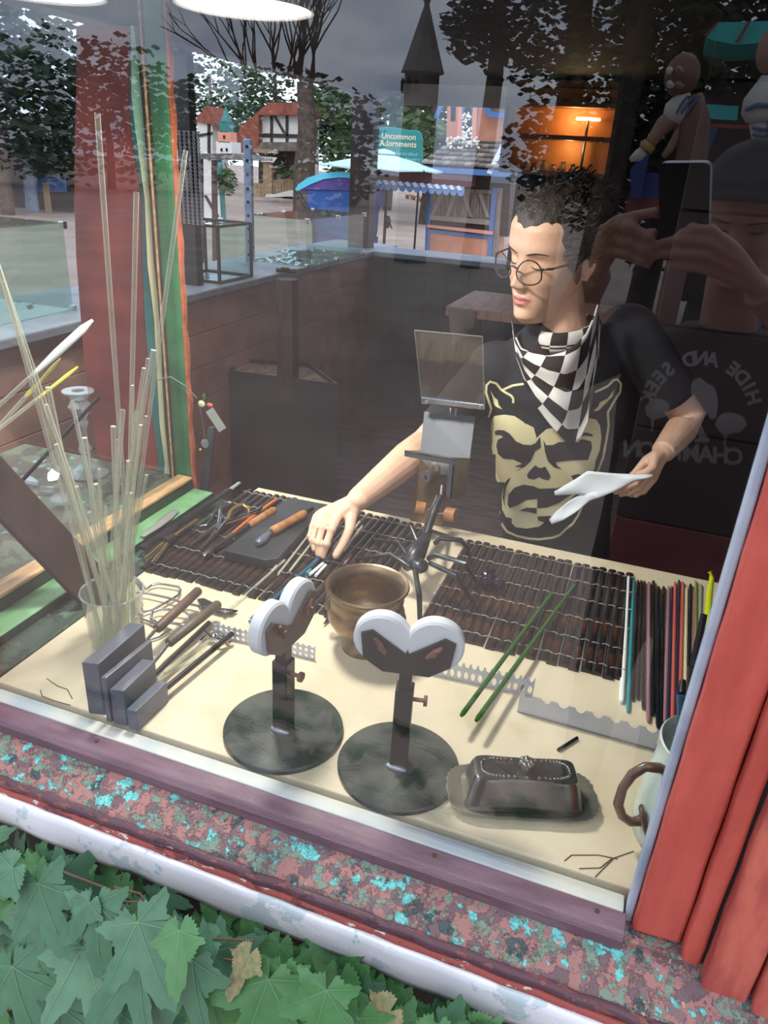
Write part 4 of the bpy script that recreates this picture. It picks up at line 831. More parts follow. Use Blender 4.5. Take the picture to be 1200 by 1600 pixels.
def face_disp(x, z, jaw=1.0, nose=1.0):
    d = 0; ax = abs(x)
    if z < .016:
        if z > -.036: A = .023*((.016-z)/.052)**1.15; sg = .0075+.005*((.016-z)/.052)
        else: A = .023*max(0, 1-((-.036-z)/.016)**1.6); sg = .0125
        d += nose*A*math.exp(-(x/sg)**2)
    d += nose*.0075*g2(ax, z, .0125, -.042, .0062, .0065)
    d -= .0095*g2(ax, z, .031, .002, .017, .0115); d += .0062*g2(ax, z, .032, -.001, .0115, .0075)
    d += .0038*jaw*g2(ax, z, .028, .020, .022, .0065); d += .0045*g2(ax, z, .043, -.033, .018, .018)
    d += .0062*g2(x, z, 0, -.0655, .017, .0042); d += .0072*g2(x, z, 0, -.0765, .015, .0048); d -= .0034*g2(x, z, 0, -.0708, .021, .0019)
    d -= .003*g2(x, z, 0, -.088, .016, .005); d += .0055*jaw*g2(x, z, 0, -.106, .017, .010); d -= .0012*g2(x, z, 0, -.056, .003, .007)
    d -= .002*g2(ax, z, .026, -.062, .006, .02)
    return d
def head_mesh(mb, O, M, s=1.0, jaw=1.0, nose=1.0, wide=1.0, slim=0.0):
    nz, na = 110, 140; vs = []
    for j in range(nz):
        t = j/(nz-1); z = -.126+.240*t; yf, yb, w = lerp_tab(HEAD, z); w *= wide*(1-slim*min(1, max(0, (-.035-z)/.06)))
        for i in range(na):
            a = 2*PI*i/na; a = a+.35*math.sin(a)*-1          # denser in front (a=0 is the front)
            c, si = math.cos(a), math.sin(a); e = 2/2.35
            x = w*math.copysign(abs(si)**e, si); y = (yf if c > 0 else yb)*abs(c)**(e if c > 0 else 1.0)*(1 if c > 0 else 1)
            if c > 0: y -= face_disp(x, z, jaw, nose)*min(1, (c*2.2))
            vs.append(O+M@(V3((x, y, z))*s))
    mb.add(vs, [(j*na+i, j*na+(i+1) % na, (j+1)*na+(i+1) % na, (j+1)*na+i) for j in range(nz-1) for i in range(na)]+[tuple(range(na-1, -1, -1)), tuple((nz-1)*na+i for i in range(na))])
    for sx in (-1, 1):
        f = lambda x, y, z: O+M@(V3((sx*x, y, z))*s)
        mb.tube([f(.066, .004, -.030), f(.074, .016, -.036), f(.079, .028, -.018), f(.081, .034, .006), f(.079, .026, .022), f(.075, .010, .022), f(.070, .0, .006), f(.068, .002, -.012)], [.005*s, .006*s, .0052*s, .0052*s, .0052*s, .0052*s, .005*s, .0045*s], 8, closed=True)
        mb.ell(f(.070, .016, -.004), V3((.006, .016, .024))*s, M)
def hand_mesh(mb, wrist, fingers, thumb, wr=.024, fr=(.0095, .0092, .0085, .0075)):
    for f, r in zip(fingers, fr):
        mb.tube([wrist.lerp(f[0], .15), wrist.lerp(f[0], .6), f[0]], [wr*.62, r*1.5, r*1.3], 10)
        m = len(f); mb.tube(f, [r*1.18]+[r*(1.0-.10*i) for i in range(1, m)], 10); mb.ell(f[-1], r*(1.05-.10*(m-1)), n=10, m=8)
        for q in f[1:-1]: mb.ell(q, r*1.03, n=10, m=8)
    for a, b in zip(fingers, fingers[1:]): mb.tube([wrist.lerp((a[0]+b[0])/2, .2), (a[0]+b[0])/2], [wr*.7, .011], 10)
    mb.tube([wrist.lerp(thumb[0], .1)]+thumb, [wr*.7, .014]+[.0105-.0008*i for i in range(len(thumb)-1)], 10); mb.ell(thumb[-1], .0085, n=10, m=8)
    mb.ell(wrist, (wr*.95, wr*.95, wr*.8))
def rings_loft(mb, rows, n=36):
    """rows: (centre, wide axis, deep axis, half width, half depth)"""
    for c, u, w, a, b in rows:
        for i in range(n):
            t = 2*PI*i/n; ct, st = math.cos(t), math.sin(t); e = .86
            mb.v.append(c+u*(a*math.copysign(abs(ct)**e, ct))+w*(b*math.copysign(abs(st)**e, st)))
    base = len(mb.v)-n*len(rows)
    for j in range(len(rows)-1):
        for i in range(n): mb.f.append((base+j*n+i, base+j*n+(i+1) % n, base+(j+1)*n+(i+1) % n, base+(j+1)*n+i))
    mb.f += [tuple(base+i for i in range(n-1, -1, -1)), tuple(base+(len(rows)-1)*n+i for i in range(n))]
def to_obj(mb, name, m, parent): return mb.build(name, m, parent, smooth=180)
def bvh_of(mb): return BVHTree.FromPolygons(mb.v, mb.f)
def decal(name, m, parent, polys, bvh, lift, mirror=False, step=5.0):
    """printed shapes laid onto the cloth: outline triangulated and dropped onto the surface"""
    mb = MB(); O = V3((CAM.x, -CAM.y, CAM.z)) if mirror else CAM
    for poly in polys:
        P2 = [V3((p[0], p[1])).to_2d() for p in poly]; dense = []
        for i, p in enumerate(P2):
            q = P2[(i+1) % len(P2)]; k = max(1, int((q-p).length/step)); dense += [p.lerp(q, t/k) for t in range(k)]
        xs = [p.x for p in dense]; ys = [p.y for p in dense]; n = len(dense); pts = list(dense)
        y = min(ys)+step*.5
        while y < max(ys):
            x = min(xs)+step*.5
            while x < max(xs): pts.append(V3((x+R.uniform(-.3, .3), y, 0)).to_2d()); x += step
            y += step
        vo, eo, fo, *_ = delaunay_2d_cdt(pts, [], [list(range(n))], 1, 1e-4)
        hit = {}; base = len(mb.v)
        for i, p in enumerate(vo):
            d = FW*FPX+RT*(p.x-600)+UP*(800-p.y); d.normalize()
            if mirror: d = V3((d.x, -d.y, d.z))
            co, nn, ix, di = bvh.ray_cast(O, d)
            if co is None: continue
            if nn.dot(d) > 0: nn = -nn
            hit[i] = len(mb.v); mb.v.append(co+nn*lift)
        for f in fo:
            if all(i in hit for i in f):
                q = [hit[i] for i in f]
                if max((mb.v[q[0]]-mb.v[q[1]]).length, (mb.v[q[1]]-mb.v[q[2]]).length) < .05: mb.f.append(tuple(q))
    return mb.build(name, m, parent, smooth=180)
def stripe(pts, w):
    L, Rr = [], []
    for i, p in enumerate(pts):
        a = V3((*pts[max(0, i-1)], 0)); b = V3((*pts[min(len(pts)-1, i+1)], 0)); d = (b-a).normalized(); n = V3((-d.y, d.x, 0))*(w/2); L.append((p[0]+n.x, p[1]+n.y)); Rr.append((p[0]-n.x, p[1]-n.y))
    out = []
    for i in range(len(pts)-1): out.append([L[i], L[i+1], Rr[i+1], Rr[i]])
    return out
# ------------------------------- the woman at the bench
her = thing('person', 'person in black devil face t-shirt and checkered scarf reaching onto the bench', 'person', (-.18, 1.2, FLZ+.02))
HO = at(862, 397, y=1.03); HM = Matrix.Rotation(math.radians(-33), 3, 'Z')@Matrix.Rotation(math.radians(10), 3, 'X')@Matrix.Rotation(math.radians(4), 3, 'Y'); HS = 1.10
SL = at(985, 522, y=1.16); SR = at(775, 575, y=1.03)
U = (SL-SR); U.z = 0; U.normalize(); Wd = V3((-U.y, U.x, 0))
spine = [(at(868, 1010, y=1.24), .155, .115), (at(868, 930, y=1.19), .150, .110), (at(868, 850, y=1.15), .140, .105), (at(866, 760, y=1.12), .146, .108), (at(866, 680, y=1.10), .158, .118), (at(870, 610, y=1.09), .168, .112), (at(878, 556, y=1.09), .150, .088), (at(885, 520, y=1.09), .105, .066), (at(886, 500, y=1.09), .07, .055)]
sh = MB(); rings_loft(sh, [(c, U, Wd, a, b) for c, a, b in spine])
EL = at(1078, 655, y=1.17); WL = at(1036, 706, y=1.02); ER = at(668, 692, y=.98); WR = at(558, 782, z=.115)
def sleeve(mb, S, E, f, r0, r1): q = S.lerp(E, f); mb.tube([S, S.lerp(E, f*.5), S.lerp(E, f*.9), q], [r0, (r0+r1)/2, r1, r1], 18); mb.ell(S, (r0*1.02, r0*1.02, r0))
sleeve(sh, SR, ER, .80, .064, .056); sleeve(sh, SL, EL, .78, .066, .060)
shirt = union(sh, .007, 10, .5)
for i, v in enumerate(shirt.v):           # cloth folds
    f = .0035*math.sin(v.x*38+v.z*30+2*math.sin(v.z*22))+.0025*math.sin(v.z*55+v.x*60); shirt.v[i] = v+V3((.3*f, -f, 0))
sb_ = bvh_of(shirt); tee = to_obj(shirt, 't_shirt', 'tee_black', her)
bd_ = MB(); head_mesh(bd_, HO, HM, HS, .5, 1.15, .96, .13)
nb = at(884, 540, y=1.075); hn = HO+HM@V3((0, .03, -.075)); bd_.tube([hn, hn.lerp(nb, .5), nb, nb+V3((0, .02, -.08))], [.053, .052, .056, .075], 20)
rings_loft(bd_, [(c, U, Wd, a*.85, b*.82) for c, a, b in spine[1:]])
bd_.tube([SR, SR.lerp(ER, .5), ER, ER.lerp(WR, .3), ER.lerp(WR, .7), WR], [.05, .042, .040, .041, .032, .025], 16); bd_.tube([SL, SL.lerp(EL, .5), EL, EL.lerp(WL, .35), WL], [.05, .042, .038, .036, .026], 16)
q = lambda x, y, z: at(x, y, z=z)
hand_mesh(bd_, WR, [[q(528, 806, .088), q(518, 828, .080), q(510, 850, .056), q(505, 868, .030)], [q(514, 802, .086), q(504, 825, .077), q(497, 848, .053), q(497, 866, .030)], [q(503, 802, .080), q(494, 823, .071), q(488, 844, .050), q(491, 858, .034)], [q(495, 806, .072), q(488, 822, .062), q(484, 838, .047), q(487, 849, .036)]],
          [q(549, 806, .088), q(546, 828, .074), q(536, 850, .050), q(525, 868, .030)])
y_ = lambda x, y, yy: at(x, y, y=yy)
hand_mesh(bd_, WL, [[y_(1008, 722, .985), y_(990, 742, .965), y_(972, 754, .965), y_(958, 762, .97)], [y_(1010, 733, .99), y_(994, 754, .97), y_(976, 764, .97), y_(962, 769, .975)], [y_(1014, 742, 1.0), y_(998, 763, .98), y_(982, 770, .98), y_(970, 773, .985)], [y_(1020, 750, 1.01), y_(1006, 768, .99), y_(994, 773, .99), y_(985, 774, .995)]],
          [y_(1022, 716, .985), y_(1020, 730, .96), y_(1010, 738, .948), y_(998, 741, .945)], wr=.024)
body = union(bd_, .0028, 2, .4)
bo = to_obj(body, 'body', 'skin_her', her); bo.data.materials.append(MATS['skin_her_lip']); HI = HM.inverted()
for p in bo.data.polygons:
    l = HI@(p.center+her.location-HO)/HS
    if l.y < -.070 and abs(l.x) < .023 and -.081 < l.z < -.062 and (abs(l.x)/.023)**2+((l.z+.0712)/.0095)**2 < 1: p.material_index = 1
hl = lambda x, y, z: HO+HM@(V3((x, y, z))*HS)
fb_ = bvh_of(body)
def on_face(O, M, S, bv, x, z, lift=.0004):
    co, nn, *_ = bv.ray_cast(O+M@(V3((x, -.2, z))*S), M@V3((0, 1, 0)))
    return co-(M@V3((0, 1, 0)))*lift if co else O+M@(V3((x, -.08, z))*S)
for sx in (-1, 1):
    pts = [on_face(HO, HM, HS, fb_, sx*(.018+.028*t), -.0045-.0035*math.sin(PI*t)) for t in [i/8 for i in range(9)]]
    MB().tube(pts, [.0006, .001, .0012, .0014, .0014, .0013, .0012, .001, .0006], 6).build('eyelash', 'lash', her)
    pts = [on_face(HO, HM, HS, fb_, sx*(.012+.038*t), .0165+.006*math.sin(PI*t*.8)) for t in [i/8 for i in range(9)]]
    MB().tube(pts, [.0015, .0026, .003, .003, .0028, .0024, .002, .0015, .0008], 7, flat=.5).build('eyebrow', 'brow_hair', her)
# hair: pulled-back curls
ha = MB(); E = lambda c, r: ha.ell(hl(*c), V3(r)*HS, HM, 20, 14)
E((0, .020, .044), (.083, .105, .084)); E((0, .034, .056), (.078, .088, .066)); E((0, .075, .03), (.075, .075, .085)); E((0, .118, .055), (.055, .055, .055)); E((0, .085, -.05), (.055, .045, .05))
for sx in (-1, 1): E((sx*.070, -.012, .020), (.012, .022, .040)); E((sx*.071, -.004, -.018), (.006, .010, .026)); E((sx*.068, .045, .01), (.02, .03, .055))
for i in range(190):
    a = R.uniform(0, 2*PI); b = R.uniform(-.75, 1.4); c = V3((.078*math.cos(a)*math.cos(b), .040+.082*math.sin(a)*math.cos(b), .046+.074*math.sin(b)))
    if (c.y < -.035 and c.z < .085) or (abs(c.x) > .055 and -.03 < c.y < .05 and c.z < .025): continue
    E(tuple(c), (R.uniform(.012, .022), R.uniform(.012, .022), R.uniform(.009, .016)))
hair = union(ha, .004, 2, .5)
ho = to_obj(hair, 'hair', 'hair_dark', her)
hs = MB()
for i in range(170):
    a = R.uniform(0, 2*PI); b = R.uniform(.1, 1.5); c = V3((.081*math.cos(a)*math.cos(b), .040+.088*math.sin(a)*math.cos(b), .048+.082*math.sin(b)))
    if c.y < -.05 and c.z < .09: continue
    t = V3((R.uniform(-1, 1), 1.2, R.uniform(-.6, .6))).normalized()*.011; n = (c-V3((0, .04, .06))).normalized()
    hs.tube([hl(*(c+t*k+n*(.005+.007*math.sin(k*1.2+i)))) for k in range(-2, 4)], [.0008, .0016, .0018, .0018, .0015, .0006], 5)
hb_v = bvh_of(hair)
for sx in (-1, 1):
    for i in range(110):
        y0 = R.uniform(-.05, .03); z0 = R.uniform(-.01, .10); pts = []
        for k in range(6):
            yy = y0+.013*k; zz = z0+.006*k+.004*math.sin(k*1.3+i); co, nn, *_ = hb_v.ray_cast(hl(sx*.2, yy, zz), HM@V3((-sx, 0, 0)))
            if co is None: break
            l_ = HI@(co-HO)/HS
            if abs(l_.x) < .03: break
            pts.append(co+(HM@V3((sx, 0, 0)))*(.0008+.0035*abs(math.sin(k*.9+i*2.1))))
        if len(pts) > 2: hs.tube(pts, [.0007]+[.0015]*(len(pts)-2)+[.0006], 5)
hs.build('curl_strands', 'hair_black', ho, smooth=180)
gf = MB(); lens = []
for sx in (-1, 1):
    rim = []
    for i in range(28):
        t = 2*PI*i/28; x = .0262*math.cos(t); z = .0225*math.sin(t)-.002*math.cos(2*t); rim.append(hl(sx*(.0335+x), -.103+5*(.0335+x-.012)**2, -.009+z+(.005*(x/.0262) if z > 0 else 0)))
    gf.tube(rim, .0016, 7, closed=True); lens.append(rim)
    gf.tube([hl(sx*.0595, -.092, .002), hl(sx*.072, -.078, .003), hl(sx*.0765, -.04, .004), hl(sx*.077, .01, .006), hl(sx*.075, .03, -.01)], [.0026, .0024, .002, .0018, .0015], 7)
gf.tube([hl(-.009, -.103, -.004), hl(0, -.108, .0), hl(.009, -.103, -.004)], .0018, 7)
gl_ = gf.build('glasses', 'glasses_frame', her, smooth=180)
for rim in lens:
    l = MB(); c = sum(rim, V3())/len(rim); l.add([c]+rim, [(0, 1+i, 1+(i+1) % len(rim)) for i in range(len(rim))]); l.build('lens', 'spectacle_lens', gl_)
# devil face print
D = lambda L: [(x/4.2115+740, y/4.2105+480) for x, y in L]
cream = [D([(140, 715), (200, 706), (270, 715), (345, 765), (395, 790), (415, 860), (440, 835), (480, 800), (540, 790), (600, 800), (660, 790), (700, 740), (750, 728), (805, 740), (830, 780), (838, 860), (828, 940), (800, 1010), (795, 1060), (760, 1110), (700, 1200), (640, 1260), (600, 1320), (540, 1372), (470, 1375), (465, 1415), (430, 1442), (350, 1455), (280, 1447), (253, 1420), (253, 1388), (215, 1380), (190, 1330), (188, 1240), (205, 1150), (160, 1150), (130, 1080), (118, 980), (125, 880), (116, 790), (122, 738)]),
         D([(110, 545), (135, 590), (160, 610), (165, 640), (190, 672), (150, 655), (135, 640), (125, 600)]), D([(925, 540), (910, 590), (860, 640), (820, 680), (785, 683), (820, 650), (830, 625), (880, 600)])]
for ln in ([(262, 630), (262, 600), (250, 582), (215, 562), (182, 540), (150, 500), (110, 488), (85, 512), (80, 560), (95, 610), (115, 668), (100, 720), (94, 760), (105, 790), (95, 830), (85, 930), (76, 1000), (72, 1080), (100, 1180), (145, 1260), (170, 1340), (190, 1430), (222, 1475), (290, 1505), (360, 1520), (430, 1525), (520, 1515), (565, 1498), (605, 1460), (650, 1425), (685, 1370), (715, 1300), (760, 1220), (800, 1120), (822, 1060), (850, 990), (870, 880), (886, 780), (882, 690), (920, 622), (960, 560), (966, 505), (945, 476), (920, 480), (880, 520), (830, 545), (770, 568)], [(188, 545), (260, 515), (330, 505)]):
    cream += stripe(D(ln), 3.6)
darkp = [D([(145, 815), (165, 805), (205, 808), (240, 830), (280, 880), (330, 903), (380, 905), (410, 890), (436, 850), (442, 920), (405, 945), (375, 1010), (340, 1045), (275, 1080), (318, 1050), (272, 1045), (322, 1026), (265, 998), (200, 993), (168, 965), (155, 910), (165, 870), (200, 852), (185, 838), (148, 838)]), D([(285, 675), (325, 690), (345, 770), (320, 740), (305, 705)]),
         D([(458, 870), (475, 905), (520, 905), (560, 885), (600, 885), (650, 870), (720, 866), (770, 880), (778, 920), (750, 1003), (640, 1005), (540, 1015), (548, 1035), (580, 1062), (530, 1050), (490, 1010), (470, 950)]), D([(665, 840), (690, 825), (740, 822), (778, 835), (780, 850), (735, 843), (690, 850)]),
         D([(360, 1085), (390, 1050), (405, 1037), (425, 1052), (445, 1055), (470, 1045), (490, 1080), (505, 1110), (490, 1135), (460, 1130), (430, 1115), (400, 1130), (365, 1125), (352, 1105)]), D([(235, 1230), (270, 1185), (330, 1163), (400, 1175), (430, 1190), (540, 1188), (620, 1165), (660, 1140), (640, 1105), (680, 1095), (725, 1100), (700, 1150), (640, 1230), (560, 1285), (480, 1315), (418, 1320), (420, 1258), (350, 1265), (290, 1300), (240, 1318), (228, 1295)]),
         D([(305, 1335), (350, 1315), (415, 1318), (415, 1355), (360, 1340)]), D([(420, 1372), (480, 1370), (530, 1372), (470, 1395), (465, 1412), (425, 1398)]), D([(205, 1160), (230, 1130), (248, 1115), (215, 1190), (205, 1260), (210, 1310), (195, 1250)])]
dv = decal('devil_print', 'print_cream', tee, cream, sb_, .0012); decal('devil_features', 'print_dark', tee, darkp, sb_, .0026)
# checkered scarf
sc2 = MB(); uvs = []
topc = [(800, 497), (803, 520), (814, 544), (834, 552), (858, 556), (882, 550), (902, 536), (917, 520), (929, 492), (934, 476)]
botc = [(802, 520), (808, 560), (822, 600), (838, 635), (860, 664), (886, 693), (905, 690), (919, 660), (934, 590), (937, 515)]
NU, NV = 54, 22
def cv(L, t): t *= len(L)-1; i = min(int(t), len(L)-2); f = t-i; return V3((L[i][0]*(1-f)+L[i+1][0]*f, L[i][1]*(1-f)+L[i+1][1]*f, 0))
for j in range(NV):
    v = j/(NV-1)
    for i in range(NU):
        u = i/(NU-1); p = cv(topc, u).lerp(cv(botc, u), v); d = (FW*FPX+RT*(p.x-600)+UP*(800-p.y)).normalized()
        co, nn, ix, di = sb_.ray_cast(CAM, d); y0 = 1.0-.055*math.sin(PI*u)
        yy = min((co.y if co else 9)-.012, y0+.03*abs(u-.5)*2)
        yy += -.010*(1-v)+.006*math.sin(v*13+u*5)*(1-.4*v)-.006*math.sin(u*PI*4+v*3)
        sc2.v.append(at(p.x, p.y, y=yy)); uvs.append((u*7+v*1.6, v*5+u*1.6+.5*math.sin(u*6)))
sc2.f = [(j*NU+i, j*NU+i+1, (j+1)*NU+i+1, (j+1)*NU+i) for j in range(NV-1) for i in range(NU-1)]
so_ = sc2.build('scarf', 'checker_cloth', her, smooth=180, solid=.003, uv=uvs)
lp = MB(); luv = []; NC = 40; NR = 10
nc = hn.lerp(nb, .78)
for i in range(NC):
    a = 2*PI*i/NC; rr = .068+.004*math.sin(3*a)
    for k in range(NR):
        b = 2*PI*k/NR; rad = V3((math.cos(a), math.sin(a), 0)); c = nc+rad*rr+V3((0, 0, .010*math.sin(a)+.012*math.cos(a)))
        lp.v.append(c+rad*(.011*math.cos(b))+V3((0, 0, .024*math.sin(b)))); luv.append((i*14/NC, k*4/NR))
lp.f = [(i*NR+k, ((i+1) % NC)*NR+k, ((i+1) % NC)*NR+(k+1) % NR, i*NR+(k+1) % NR) for i in range(NC) for k in range(NR)]
lp.build('scarf_loop', 'checker_cloth', so_, smooth=180, uv=luv)
tq = MB(); pel = spine[0][0]
rings_loft(tq, [(pel+V3((0, 0, .14)), U, Wd, .147, .108), (pel+V3((0, 0, .0)), U, Wd, .168, .122), (pel+V3((0, .02, -.12)), U, Wd, .17, .12)])
for s in (-1, 1):
    hp_ = pel+U*(.085*s)+V3((0, .02, -.08)); ft = V3((hp_.x, hp_.y, FLZ+.03)); tq.tube([hp_, hp_.lerp(ft, .5)+V3((0, -.01, 0)), ft], [.088, .062, .05], 16)
to_obj(union(tq, .012, 4), 'trousers', 'trouser_black', her)
for s in (-1, 1):
    c = pel+U*(.085*s)+V3((0, .0, 0)); MB().ell((c.x, c.y-.03, FLZ+.052), (.045, .12, .032)).build('shoe', 'black', her, smooth=180)
# white paper in her left hand
pn = thing('paper_towel', 'folded white paper towel held in the woman\'s left hand', 'paper', at(940, 770, y=.93))
def paper(rowsA, rowsB, nm, yA, yB):
    n = 16
    def fn(u, v):
        a = cv(rowsA, u); b = cv(rowsB, u); p = a.lerp(b, v); return at(p.x, p.y, y=yA(u)+(yB(u)-yA(u))*v-.006*math.sin(v*PI)*math.sin(u*9))
    MB().grid(fn, n, 8).build(nm, 'paper_white', pn, smooth=180, solid=.0012)
paper([(1020, 741), (985, 741), (950, 739), (918, 736), (900, 748), (866, 768)], [(1018, 745), (990, 752), (960, 768), (935, 778), (905, 772), (867, 774)], 'top_fold', lambda u: .935+.01*u, lambda u: .925+.02*u)
paper([(935, 766), (915, 768), (890, 782), (868, 800), (858, 812)], [(940, 776), (922, 782), (900, 800), (878, 814), (862, 819)], 'lower_fold', lambda u: .945, lambda u: .935)
# ------------------------------- the photographer, seen mirrored in the pane
MV = lambda p: V3((p.x, -p.y, p.z))
vr = lambda x, y, yy: MV(at(x, y, y=yy))
him = thing('person', 'person in beanie and slogan t-shirt photographing, mirrored in the glass', 'person', (.16, -1.15, FLZ))
PO = vr(1168, 334, 1.045); PM = Matrix.Rotation(math.radians(180+12), 3, 'Z')@Matrix.Rotation(math.radians(22), 3, 'X')
pl_ = lambda x, y, z: PO+PM@(V3((x, y, z))*1.04)
pb_ = MB(); head_mesh(pb_, PO, PM, 1.04, 1.3, 1.12, 1.03)
PN = V3((.165, -1.16, .47)); hn2 = PO+PM@V3((0, .03, -.08)); pb_.tube([hn2, hn2.lerp(PN, .5), PN, PN-V3((0, 0, .08))], [.060, .060, .060, .06], 20)
PS = [V3((.165-.205, -1.12, .435)), V3((.165+.205, -1.12, .435))]; PW = [vr(930, 425, .70), vr(1188, 452, .72)]; PE = [V3((-.20, -.96, .36)), V3((.42, -.94, .40))]
for s, e, w in zip(PS, PE, PW): pb_.tube([s, s.lerp(e, .5), e, e.lerp(w, .4), w], [.056, .05, .043, .043, .029], 16)
hand_mesh(pb_, PW[0], [[vr(962, 347, .685), vr(992, 338, .68), vr(1022, 331, .678)], [vr(950, 353, .685), vr(986, 355, .672), vr(1012, 370, .672), vr(1024, 386, .675)], [vr(946, 371, .69), vr(984, 378, .675), vr(1008, 391, .674), vr(1020, 402, .678)], [vr(950, 391, .69), vr(978, 398, .68), vr(1000, 407, .678), vr(1012, 414, .68)]], [vr(968, 372, .70), vr(995, 372, .71), vr(1020, 365, .71)], fr=(.0095, .0105, .010, .009))
hand_mesh(pb_, PW[1], [[vr(1138, 384, .69), vr(1110, 360, .678), vr(1082, 358, .674), vr(1066, 364, .674)], [vr(1144, 402, .69), vr(1102, 378, .674), vr(1060, 374, .672), vr(1036, 380, .674)], [vr(1146, 420, .692), vr(1098, 398, .675), vr(1058, 396, .674), vr(1034, 398, .676)], [vr(1146, 436, .695), vr(1100, 420, .68), vr(1066, 416, .678), vr(1048, 416, .68)]], [vr(1148, 400, .71), vr(1125, 376, .715), vr(1106, 360, .71)], fr=(.0105, .0105, .010, .009))
rings_loft(pb_, [(V3((.165, -1.16, z)), V3((1, 0, 0)), V3((0, 1, 0)), a, b) for z, a, b in ((.0, .13, .09), (.25, .15, .10), (.40, .15, .08), (.46, .09, .06))])
pbm = union(pb_, .0032, 3, .4); po = to_obj(pbm, 'body', 'skin_him', him); po.data.materials.append(MATS['skin_him_lip']); PI_ = PM.inverted()
for p in po.data.polygons:
    l = PI_@(p.center+him.location-PO)/1.04
    if l.y < -.070 and (abs(l.x)/.024)**2+((l.z+.0712)/.0085)**2 < 1: p.material_index = 1
pf_ = bvh_of(pbm)
for sx in (-1, 1):
    MB().tube([on_face(PO, PM, 1.04, pf_, sx*(.016+.030*t), -.001-.002*math.sin(PI*t)) for t in [i/8 for i in range(9)]], [.0008, .0015, .0022, .0026, .0026, .0024, .002, .0014, .0008], 6).build('eye', 'iris_brown', him)
    MB().tube([on_face(PO, PM, 1.04, pf_, sx*(.012+.036*t), .0165+.004*math.sin(PI*t*.8)) for t in [i/8 for i in range(9)]], [.002, .0034, .0038, .0038, .0034, .003, .0024, .002, .001], 7, flat=.5).build('eyebrow', 'brow_hair', him)
bb2 = MB(); na_, nz_ = 48, 18
for j in range(nz_):
    t = j/(nz_-1)
    for i in range(na_):
        a = 2*PI*i/na_; c, si = math.cos(a), math.sin(a); z = (.030+.032*c)*(1-t)+.119*t; yf, yb, w = lerp_tab(HEAD, min(z, .1135)); k = (.008+.004*(1 if j < 4 else 0))*(1 if t < .98 else .3)
        bb2.v.append(pl_((w+k)*math.copysign(abs(si)**.86, si), ((yf-k) if c > 0 else (yb+k))*abs(c)**(.86 if c > 0 else 1), z+.006*t))
bb2.f = [(j*na_+i, j*na_+(i+1) % na_, (j+1)*na_+(i+1) % na_, (j+1)*na_+i) for j in range(nz_-1) for i in range(na_)]+[tuple((nz_-1)*na_+i for i in range(na_))]
bo_ = bb2.build('beanie', 'beanie_knit', him, smooth=180, solid=.004)
sh2 = MB(); rings_loft(sh2, [(V3((.165, -1.16, z)), V3((1, 0, 0)), V3((0, 1, 0)), a, b) for z, a, b in ((-.16, .19, .125), (.0, .185, .125), (.16, .19, .13), (.30, .205, .13), (.385, .205, .105), (.44, .15, .085), (.475, .085, .075))])
for s, e in zip(PS, PE): sleeve(sh2, s, e, .72, .074, .068)
ts = union(sh2, .008, 8, .5); tb = bvh_of(ts)
for i, v in enumerate(ts.v): f = .003*math.sin(v.x*35+v.z*28+2*math.sin(v.z*20)); ts.v[i] = v+V3((0, f, 0))
tb = bvh_of(ts); tee2 = to_obj(ts, 't_shirt', 'tee_plum', him)
G = lambda L: [(x/3+800, y/3+400) for x, y in L]
foot = G([(880, 570), (920, 600), (945, 610), (962, 650), (965, 700), (955, 760), (930, 765), (915, 735), (930, 690), (915, 740), (885, 775), (905, 830), (928, 860), (920, 872), (860, 872), (852, 862), (880, 850), (845, 805), (830, 765), (800, 800), (780, 850), (770, 880), (758, 850), (765, 800), (800, 745), (815, 715), (790, 735), (765, 745), (770, 725), (805, 690), (840, 655), (838, 610), (850, 580)])
tr1 = G([(660, 668), (700, 668), (735, 690), (742, 730), (720, 755), (690, 760), (668, 768), (662, 825), (654, 825), (656, 765), (630, 745), (625, 710), (640, 685)]); tr2 = G([(990, 735), (1040, 735), (1085, 755), (1100, 790), (1070, 825), (1030, 830), (1008, 840), (1000, 890), (990, 890), (995, 840), (965, 815), (950, 785), (965, 755)])
decal('sasquatch_print', 'print_grey', tee2, [foot, tr1, tr2], tb, .0015, True)
def chest_text(word, centre, size, radius, name, a0, da):
    mb = MB()
    for i, ch in enumerate(word):
        if ch == ' ': continue
        me = text_mesh(ch, size, bold=.0012); ang_ = a0+da*i
        cx, cy = (centre[0]-radius*math.sin(ang_), centre[1]-radius*math.cos(ang_)) if radius else (centre[0]-da*(i-(len(word)-1)/2), centre[1]+.12*da*(i-(len(word)-1)/2)*-.6)
        b0 = len(mb.v); ok = True; vs = []
        for v in me.vertices:
            x, y = v.co.x, v.co.y
            if radius: x, y = x*math.cos(ang_)+y*math.sin(ang_), -x*math.sin(ang_)+y*math.cos(ang_)
            px_, py_ = cx-x*1000, cy-y*1000
            d = (FW*FPX+RT*(px_-600)+UP*(800-py_)).normalized(); d = V3((d.x, -d.y, d.z)); co, nn, *_ = tb.ray_cast(V3((CAM.x, -CAM.y, CAM.z)), d)
            if co is None: ok = False; break
            vs.append(co+(nn if nn.dot(d) < 0 else -nn)*.0015)
        if ok: mb.add(vs, [tuple(p.vertices) for p in me.polygons])
        bpy.data.meshes.remove(me)
    if mb.v: mb.build(name, 'print_grey', tee2)
chest_text('HIDE AND SEEK', (1095, 645), .030, 84, 'slogan_arc', -1.28, 2.56/12); chest_text('CHAMPION', (1068, 708), .036, 0, 'slogan_line', 0, 23.0)
jq = MB(); rings_loft(jq, [(V3((.165, -1.16, z)), V3((1, 0, 0)), V3((0, 1, 0)), a, b) for z, a, b in ((-.08, .175, .12), (-.2, .18, .125), (-.28, .17, .12))])
